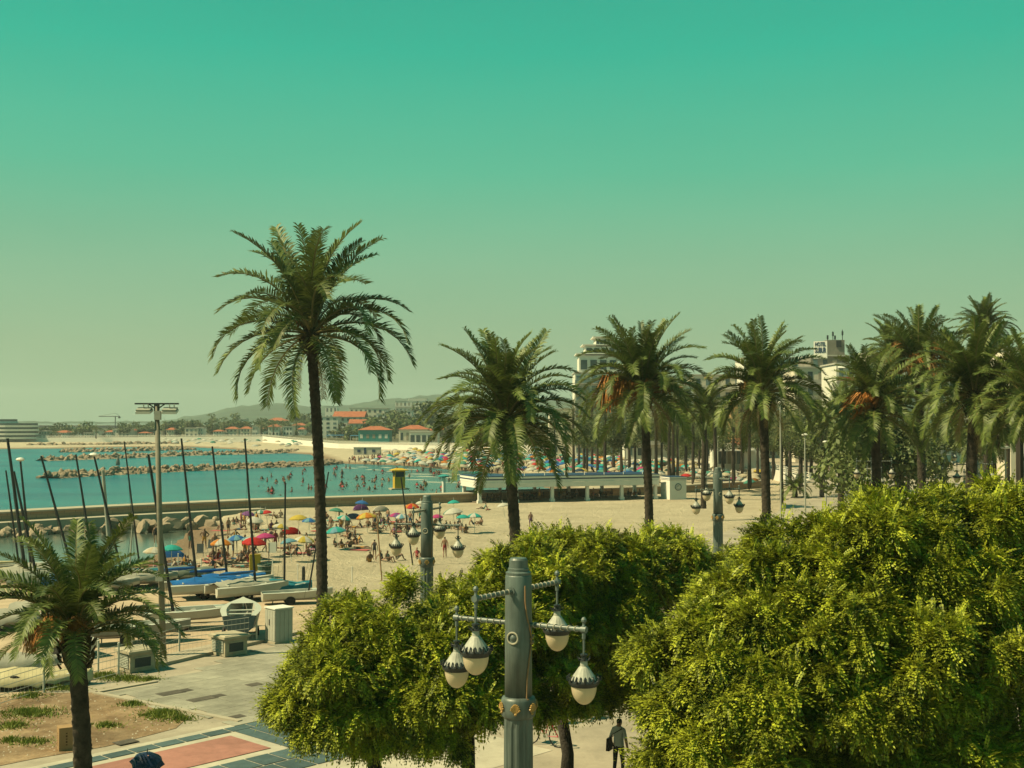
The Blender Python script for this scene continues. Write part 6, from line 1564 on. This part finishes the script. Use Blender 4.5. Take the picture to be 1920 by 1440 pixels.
# ---------------------------------------------------------------- far beach crowd
def inpoly(px, py, poly): return bool(inside(np.array([[px, py]]), poly)[0])
FB = [(690, 862), (740, 852), (800, 849), (950, 846), (1100, 850), (1190, 862), (1290, 878), (1420, 893), (1425, 906), (1330, 897), (1230, 889), (1100, 886), (960, 882), (860, 874), (760, 866)]
WB = [(490, 885), (600, 880), (660, 876), (760, 879), (860, 890), (930, 899), (940, 912), (880, 920), (800, 924), (640, 926), (500, 934), (480, 915)]
def sample(poly):
    xs = [p[0] for p in poly]; ysx = [p[1] for p in poly]
    while True:
        px, py = random.uniform(min(xs), max(xs)), random.uniform(min(ysx), max(ysx))
        if inpoly(px, py, poly): return px, py
for i in range(170):
    px, py = sample(FB)
    mid_ = 1 - min(1, abs(px - 1050) / 260)
    nm = random.choices(['white', 'cream', 'teal', 'blue', 'red', 'green', 'orange', 'light blue', 'magenta', 'navy', 'yellow'], [6 - 4 * mid_, 4 - 2 * mid_, .5 + 2 * mid_, .3 + 2 * mid_, .3 + 1.2 * mid_, .6 + mid_, .3 + mid_, .5 + mid_, .3 + .7 * mid_, .3 + mid_, .5])[0]
    umbrella(at_z(px, py, SZ), (nm,), 'small %s umbrella in the packed rows on the far beach' % nm, 'umbrellas packed on the far beach', random.uniform(.85, 1.2))
Vc, Fc, mc, off = [], [], [], 0                            # umbrellas between and behind the singled out ones
mnames = ['white', 'cream', 'teal', 'blue', 'red', 'green', 'orange', 'light blue', 'magenta', 'navy', 'yellow']
FBL = [(680, 864), (720, 853), (800, 848), (930, 846), (935, 878), (860, 876), (770, 868)]
for i in range(430):
    px, py = sample(FB if i < 300 else FBL); mid_ = 1 - min(1, abs(px - 1050) / 260); me = canopy('white'); p = at_z(px, py, SZ + 1.7)
    nm = random.choices(range(11), [6 - 4 * mid_, 4 - 2 * mid_, .5 + 2 * mid_, .3 + 2 * mid_, .3 + 1.2 * mid_, .6 + mid_, .3 + mid_, .5 + mid_, .3 + .7 * mid_, .3 + mid_, .5])[0]
    v = np.empty(len(me.vertices) * 3, np.float32); me.vertices.foreach_get('co', v); t = random.uniform(-.3, .3)
    v = v.reshape(-1, 3) * random.uniform(.8, 1.15); v[:, 2] += v[:, 0] * t; Vc.append(v + np.array(p)); Fc += [[off + k for k in q.vertices] for q in me.polygons]; mc += [nm] * len(me.polygons); off += len(v)
tag(link('far_umbrellas', quadmesh('far_umbrellas', np.concatenate(Vc), Fc, [MAT['u_' + q] for q in mnames], False, mc)), 'mass of overlapping umbrellas packed on the far beach', 'beach umbrellas', None, 'stuff')
Vc, Fc, mc, off = [], [], [], 0                            # the far crowd reads as one mass
for i in range(560):
    px, py = sample(FB if i < 380 else FBL); me = BODY0[random.choice(['stand', 'sit', 'walk', 'stand', 'sit2', 'hips'])][i % 2]; p = at_z(px, py + 2, SZ)
    v = np.empty(len(me.vertices) * 3, np.float32); me.vertices.foreach_get('co', v); v = v.reshape(-1, 3)
    a = random.uniform(0, 6.28); Rm = np.array([[math.cos(a), -math.sin(a), 0], [math.sin(a), math.cos(a), 0], [0, 0, 1]]); Vc.append(v @ Rm.T + np.array(p))
    for q in me.polygons:
        if len(q.vertices) == 4: Fc.append([off + k for k in q.vertices]); mc.append(q.material_index)
    off += len(v)
for i in range(210):                                       # more heads in the bay and feet at its edge
    if i < 150: px, py = sample(WB); z_ = SEA - random.uniform(0, .35); k = random.choice(['wade', 'swim', 'swim'])
    else: px = random.uniform(655, 945); py = np.interp(px, [655, 730, 780, 830, 905, 945], [868, 870, 873, 878, 884, 888]) + random.uniform(-4, 4); z_ = -1.1; k = random.choice(['stand', 'walk'])
    me = BODY0[k][i % 2]; p = at_z(px, py, z_); v = np.empty(len(me.vertices) * 3, np.float32); me.vertices.foreach_get('co', v); v = v.reshape(-1, 3) * 1.1
    a = random.uniform(0, 6.28); Rm = np.array([[math.cos(a), -math.sin(a), 0], [math.sin(a), math.cos(a), 0], [0, 0, 1]]); Vc.append(v @ Rm.T + np.array(p))
    for q in me.polygons:
        if len(q.vertices) == 4: Fc.append([off + k_ for k_ in q.vertices]); mc.append(q.material_index)
    off += len(v)
tag(link('far_crowd', quadmesh('far_crowd', np.concatenate(Vc), Fc, [M('wet_backlit_skin', (.15, .085, .05), .5), MAT['suit'], MAT['hair']], True, mc)), 'mass of tiny bathers between the packed far beach umbrellas', 'crowd', None, 'stuff')  # darker skin: wet bathers, with their backlit silhouette look put into the colour
for i in range(16):                                        # along the water's edge
    px = random.uniform(655, 945); py = np.interp(px, [655, 730, 780, 830, 905, 945], [868, 870, 873, 878, 884, 888]) + random.uniform(-3, 4)
    k = random.choice(['stand', 'walk', 'hips']); person(at_z(px, py, -1.1), k, 'tiny bather %s at the far water edge' % PW[k], 'bathers at the far water edge')
for i in range(60):
    px, py = sample(WB); k = random.choice(['wade', 'swim', 'swim', 'swim', 'swim']) if px < 700 else random.choice(['wade', 'wade', 'swim'])
    person(at_z(px, py, SEA) - Vector((0, 0, random.uniform(0, .3))), k, 'tiny bather %s between the sea wall and the far beach' % PW[k], 'bathers in the bay')
for i in range(60):
    px = random.uniform(300, 600); py = random.uniform(824, 838) if px < 470 else random.uniform(826, 846)
    nm = random.choice(['white', 'cream', 'white', 'green']); umbrella(at_z(px, py, SZ), (nm,), 'tiny %s sunshade on the distant sand left of the tall palm' % nm, 'sunshades on the distant sand', 1.3)
for i in range(34):                                        # loungers' white shades below the promenade wall
    px = random.uniform(1230, 1425); py = np.interp(px, [1230, 1425], [872, 898]) + random.uniform(-4, 6); nm = random.choice(['cream', 'white'])
    umbrella(at_z(px, py, SZ), (nm,), '%s sunshade in the row below the promenade wall' % nm, 'sunshades below the promenade wall', 1.25)
# promenade walkers
for i in range(18):
    px = random.uniform(1180, 1420); py = np.interp(px, [1060, 1225, 1422], [836, 850, 862]) - random.uniform(1, 9); p = at_z(px, py, 1.5)
    p.z = groundz(p.x, p.y); person(p, random.choice(['walk', 'stand']), 'tiny walker behind the promenade railing', 'walkers on the far promenade')
for px, lab in [(1542, 'leftmost walker on the right hand promenade'), (1553, 'walker in red group on the right hand promenade'), (1562, 'middle walker on the right hand promenade'), (1574, 'dark clothed walker on the right hand promenade'), (1586, 'rightmost walker near the pole on the right hand promenade')]:
    p = at_z(px, 884, 1.5); p.z = groundz(p.x, p.y); person(p, 'walk', lab)
# patrons in the pavilion
Mt = M('dark_furniture', (.03, .03, .035), .7)
tb = MB().box((0, 0, .74), (.8, .8, .04)).box((0, 0, .37), (.07, .07, .72)).box((0, 0, .03), (.45, .45, .04)).mesh('cafe_table', Mt)
ch = MB().box((0, 0, .45), (.45, .45, .04)).box((0, .21, .7), (.45, .04, .5)).box((-.19, -.19, .22), (.04, .04, .44)).box((.19, -.19, .22), (.04, .04, .44)).box((-.19, .19, .22), (.04, .04, .44)).box((.19, .19, .22), (.04, .04, .44)).mesh('cafe_chair', Mt)
def pvp(s, t, z=.12): return pvL + Vector((math.cos(rzp) * s - math.sin(rzp) * t, math.sin(rzp) * s + math.cos(rzp) * t, z))
for i in range(14):
    s, t = 1.6 + i * 1.75, 1.4 + (i % 3) * 1.9
    tag(link('cafe_table', tb, None, pvp(s, t)), 'dark cafe table in the shade of the pavilion', 'table', 'pavilion tables')
    for dx in (-.75, .75):
        tag(link('cafe_chair', ch, None, pvp(s + dx, t), (0, 0, rzp + (R(90) if dx < 0 else R(-90)))), 'dark cafe chair in the shade of the pavilion', 'chair', 'pavilion chairs')
        if random.random() < .75: person(pvp(s + dx, t, .46), 'sit', 'shaded patron seated in the pavilion', 'patrons seated in the pavilion', rzp + (R(90) if dx < 0 else R(-90)))
for s, k in ((9, 'stand'), (14.5, 'walk'), (17, 'stand')): person(pvp(s, .8), k, 'shaded figure standing inside the pavilion', 'people standing in the pavilion')

# ---------------------------------------------------------------- foreground people, bicycle, parasol
MAT['shirt'] = M('white_shirt', (.55, .54, .50), .9, .08, 6); MAT['trouser'] = M('dark_trousers', (.02, .024, .03), .9, .2, 6); MAT['skin1'] = M('tanned_skin', (.36, .2, .12), .6, .1); MAT['hairdark'] = M('dark_hair', (.012, .01, .009), .6)
def clothed(c, P):
    if (c - P['hd2']).length < .17 and (c - P['hd0']).dot(P['hd2'] - P['hd0']) > .05 * (P['hd2'] - P['hd0']).length * (1 if c.y > P['hd1'].y - .03 else 2.2): return 3
    if c.z > P['nec'].z - .01 or near_(c, P['ell'].lerp(P['wrl'], .1), P['fil'], .08) or near_(c, P['elr'].lerp(P['wrr'], .1), P['fir'], .08): return 2
    return 0 if c.z > .95 else 1
def add_fingers(P, E):
    """four fingers and a thumb on each hand"""
    for n, s in (('l', -1), ('r', 1)):
        h = P['ha' + n]; d = (h - P['wr' + n]).normalized()
        for i, (off, ln) in enumerate(((-.028, .075), (-.009, .085), (.01, .08), (.028, .06))):
            a, b = 'fa%d%s' % (i, n), 'fb%d%s' % (i, n); P[a] = h + d * .035 + Vector((0, off, 0)); P[b] = P[a] + d * ln + Vector((-s * .015, 0, 0)); E += [('ha' + n, a), (a, b)]
        P['th' + n] = h + Vector((0, -.045, 0)) + d * .02; E.append(('ha' + n, 'th' + n))
for k in ('fa0', 'fa1', 'fa2', 'fa3', 'fb0', 'fb1', 'fb2', 'fb3', 'th'): RAD[k] = .0095
P_, E_ = pose((0, 0, .96), (0, -.01, 1.36), (0, -.05, 1.60), (((-.25, .04, 1.14), (-.26, -.04, .90), (-.25, -.07, .82)), ((.25, .04, 1.14), (.24, -.1, .94), (.22, -.16, .88))), (((-.10, -.06, .50), (-.11, -.04, .07), (-.12, -.19, .035)), ((.10, .02, .5), (.11, .10, .07), (.12, -.05, .035))))
wb = body_mesh(P_, E_, clothed, [MAT['shirt'], MAT['trouser'], MAT['skin1'], MAT['hairdark']], 2)
p = at_z(1160, 1462)
wp = tag(link('person', wb, None, p, (0, 0, 2.6), (1.04,) * 3), 'person in white shirt and dark trousers walking under the leafy trees', 'person')
MB().box((.26, .06, .98), (.10, .30, .34), 0, .1, .85).build('shoulder_bag', MAT['hairdark'], wp); MB().tube([(.26, 0, 1.12), (.1, -.14, 1.3), (-.12, -.1, 1.43), (-.13, .05, 1.45), (.1, .14, 1.3), (.26, .08, 1.12)], .012, 5).build('bag_strap', MAT['hairdark'], wp)
# person carrying the navy parasol
P2, E2 = pose((0, 0, .96), (0, 0, 1.36), (0, -.03, 1.60), (((-.25, .03, 1.14), (-.27, -.04, .90), (-.26, -.06, .82)), ((.24, -.04, 1.16), (.14, -.26, 1.22), (.12, -.30, 1.28))), (((-.09, -.12, .52), (-.10, -.2, .08), (-.10, -.35, .05)), ((.09, .04, .50), (.10, .3, .14), (.10, .2, .05))))
pb_ = body_mesh(P2, E2, clothed, [M('navy_dress', (.03, .04, .07), .9), MAT['trouser'], MAT['skin1'], MAT['hairdark']], 1)
c = at_z(272, 1424, 2.0)
tag(link('person', pb_, None, (c.x, c.y, .03), (0, 0, R(-50))), 'walker mostly below the picture edge holding up the navy umbrella', 'person')
um = empty('hand_umbrella', (c.x, c.y, 1.25), 'open navy hand umbrella seen from above on the slate tiles', 'umbrella', None, .2)
mb = MB(); n = 8; prof = [(.02, .22), (.17, .19), (.34, .11), (.44, .0)]
rows_ = [[(a * math.cos(2 * math.pi * k / (2 * n)) * (1 if k % 2 == 0 else .955 - .03 * i), a * math.sin(2 * math.pi * k / (2 * n)) * (1 if k % 2 == 0 else .955 - .03 * i), z - (0 if k % 2 == 0 else -.03 * a)) for k in range(2 * n)] for i, (a, z) in enumerate(prof)]
MAT['navycloth'] = M('navy_umbrella_cloth', (.012, .032, .095), .55, .6, 3.5, .2)
tl = (R(20), R(8), 0)
for k in range(n):
    g = MB(); g.grid([[r_[(2 * k + j) % (2 * n)] for j in range(3)] for r_ in rows_]); g.build('canopy_panel', MAT['navycloth'], um, (.05, 0, .66), tl)
MB().tube([(.0, 0, -.1), (.05, 0, .95)], .01, 6).tube([(0, 0, -.1), (.02, 0, -.16), (.06, 0, -.16)], .014, 6).build('shaft', MAT['iron'], um); MB().tube([(.05, 0, .93), (.06, 0, 1.03)], [.018, .006], 6).build('ferrule', MAT['iron'], um)
# bicycle
p = at_z(1020, 1398); bk = empty('bicycle', p, 'red bicycle parked behind the fluted lamp post', 'bicycle', None, R(150))
MAT['redframe'] = M('red_bike_paint', (.45, .015, .04), .35, .1)
for x in (-.52, .52):
    w_ = MB(); ring = [(x + .33 * math.cos(t * math.pi / 10), 0, .34 + .33 * math.sin(t * math.pi / 10)) for t in range(21)]; w_.tube(ring, .022, 6, 0, False); wo = w_.build('wheel', MAT['rubber'], bk)
    sp_ = MB()
    for t in range(9): sp_.tube([(x, 0, .34), (x + .32 * math.cos(t * .698), 0, .34 + .32 * math.sin(t * .698))], .004, 3)
    sp_.build('spoke', MAT['galv'], wo)['kind'] = 'stuff'
MB().tube([(-.52, 0, .34), (-.05, 0, .32), (.36, 0, .82), (-.2, 0, .84), (-.52, 0, .34)], .018, 6).tube([(-.05, 0, .32), (-.22, 0, .92)], .018, 6).tube([(.34, 0, .9), (.52, 0, .34)], .018, 6).build('frame', MAT['redframe'], bk)
MB().box((-.23, 0, .95), (.26, .13, .06), 0, 0, .7).build('saddle', MAT['rubber'], bk); MB().tube([(.33, -.28, .98), (.38, -.1, 1.0), (.36, 0, .95), (.38, .1, 1.0), (.33, .28, .98)], .014, 6).build('handlebar', MAT['galv'], bk); MB().lathe([(.09, -.02), (.09, .02)], 12).build('crank', MAT['galv'], bk, (-.05, 0, .32), (R(90), 0, 0))
MB().box((.56, 0, .82), (.26, .32, .22), 0, 0, 1.15).build('basket', MAT['redframe'], bk)

# breaking wavelets at the far beach
fm = M('wave_foam', (.62, .60, .50), .8, .2, 2); V = []; Fc = []
for (px, py, w) in [(655, 878, 7), (700, 881, 6), (735, 884, 8), (770, 880, 6), (790, 889, 9), (800, 894, 7), (815, 904, 9), (780, 900, 7), (845, 896, 8), (870, 906, 8), (725, 877, 5), (760, 893, 6), (830, 888, 6), (860, 890, 7), (680, 876, 5), (900, 898, 8)]:
    c = at_z(px, py, SEA + .03); n = 9; b = len(V)
    for i in range(n):
        t = i / (n - 1) * 2 - 1; x = c.x + t * w * .36; y = c.y + .8 * math.sin(t * 2 + px) - t * 1; th = .17 * (1 - t * t) + .02
        V += [(x, y - th * 2.2, SEA + .04), (x, y, SEA + .04 + th * .45), (x, y + th, SEA + .04)]
    for i in range(n - 1):
        for k in range(2): Fc.append((b + i*3 + k, b + (i+1)*3 + k, b + (i+1)*3 + k + 1, b + i*3 + k + 1))
tag(link('wave_foam', quadmesh('wave_foam', V, Fc, fm, True)), 'small white wavelets breaking at the far beach', 'foam', None, 'stuff')

# ---------------------------------------------------------------- haze
hz = MB().box((-800, 1400, 40), (4600, 3200, 92)).build('haze', bpy.data.materials.new('haze_air')); hm = hz.data.materials[0]; hm.use_nodes = True
t_ = hm.node_tree; t_.nodes.clear(); oN = t_.nodes.new('ShaderNodeOutputMaterial'); vN = t_.nodes.new('ShaderNodeVolumePrincipled')
vN.inputs['Color'].default_value = (.80, .90, .92, 1); vN.inputs['Density'].default_value = .00015; vN.inputs['Anisotropy'].default_value = .2
t_.links.new(vN.outputs[0], oN.inputs['Volume'])
tag(hz, 'pale sea haze filling the air over the bay', 'haze', None, 'stuff')
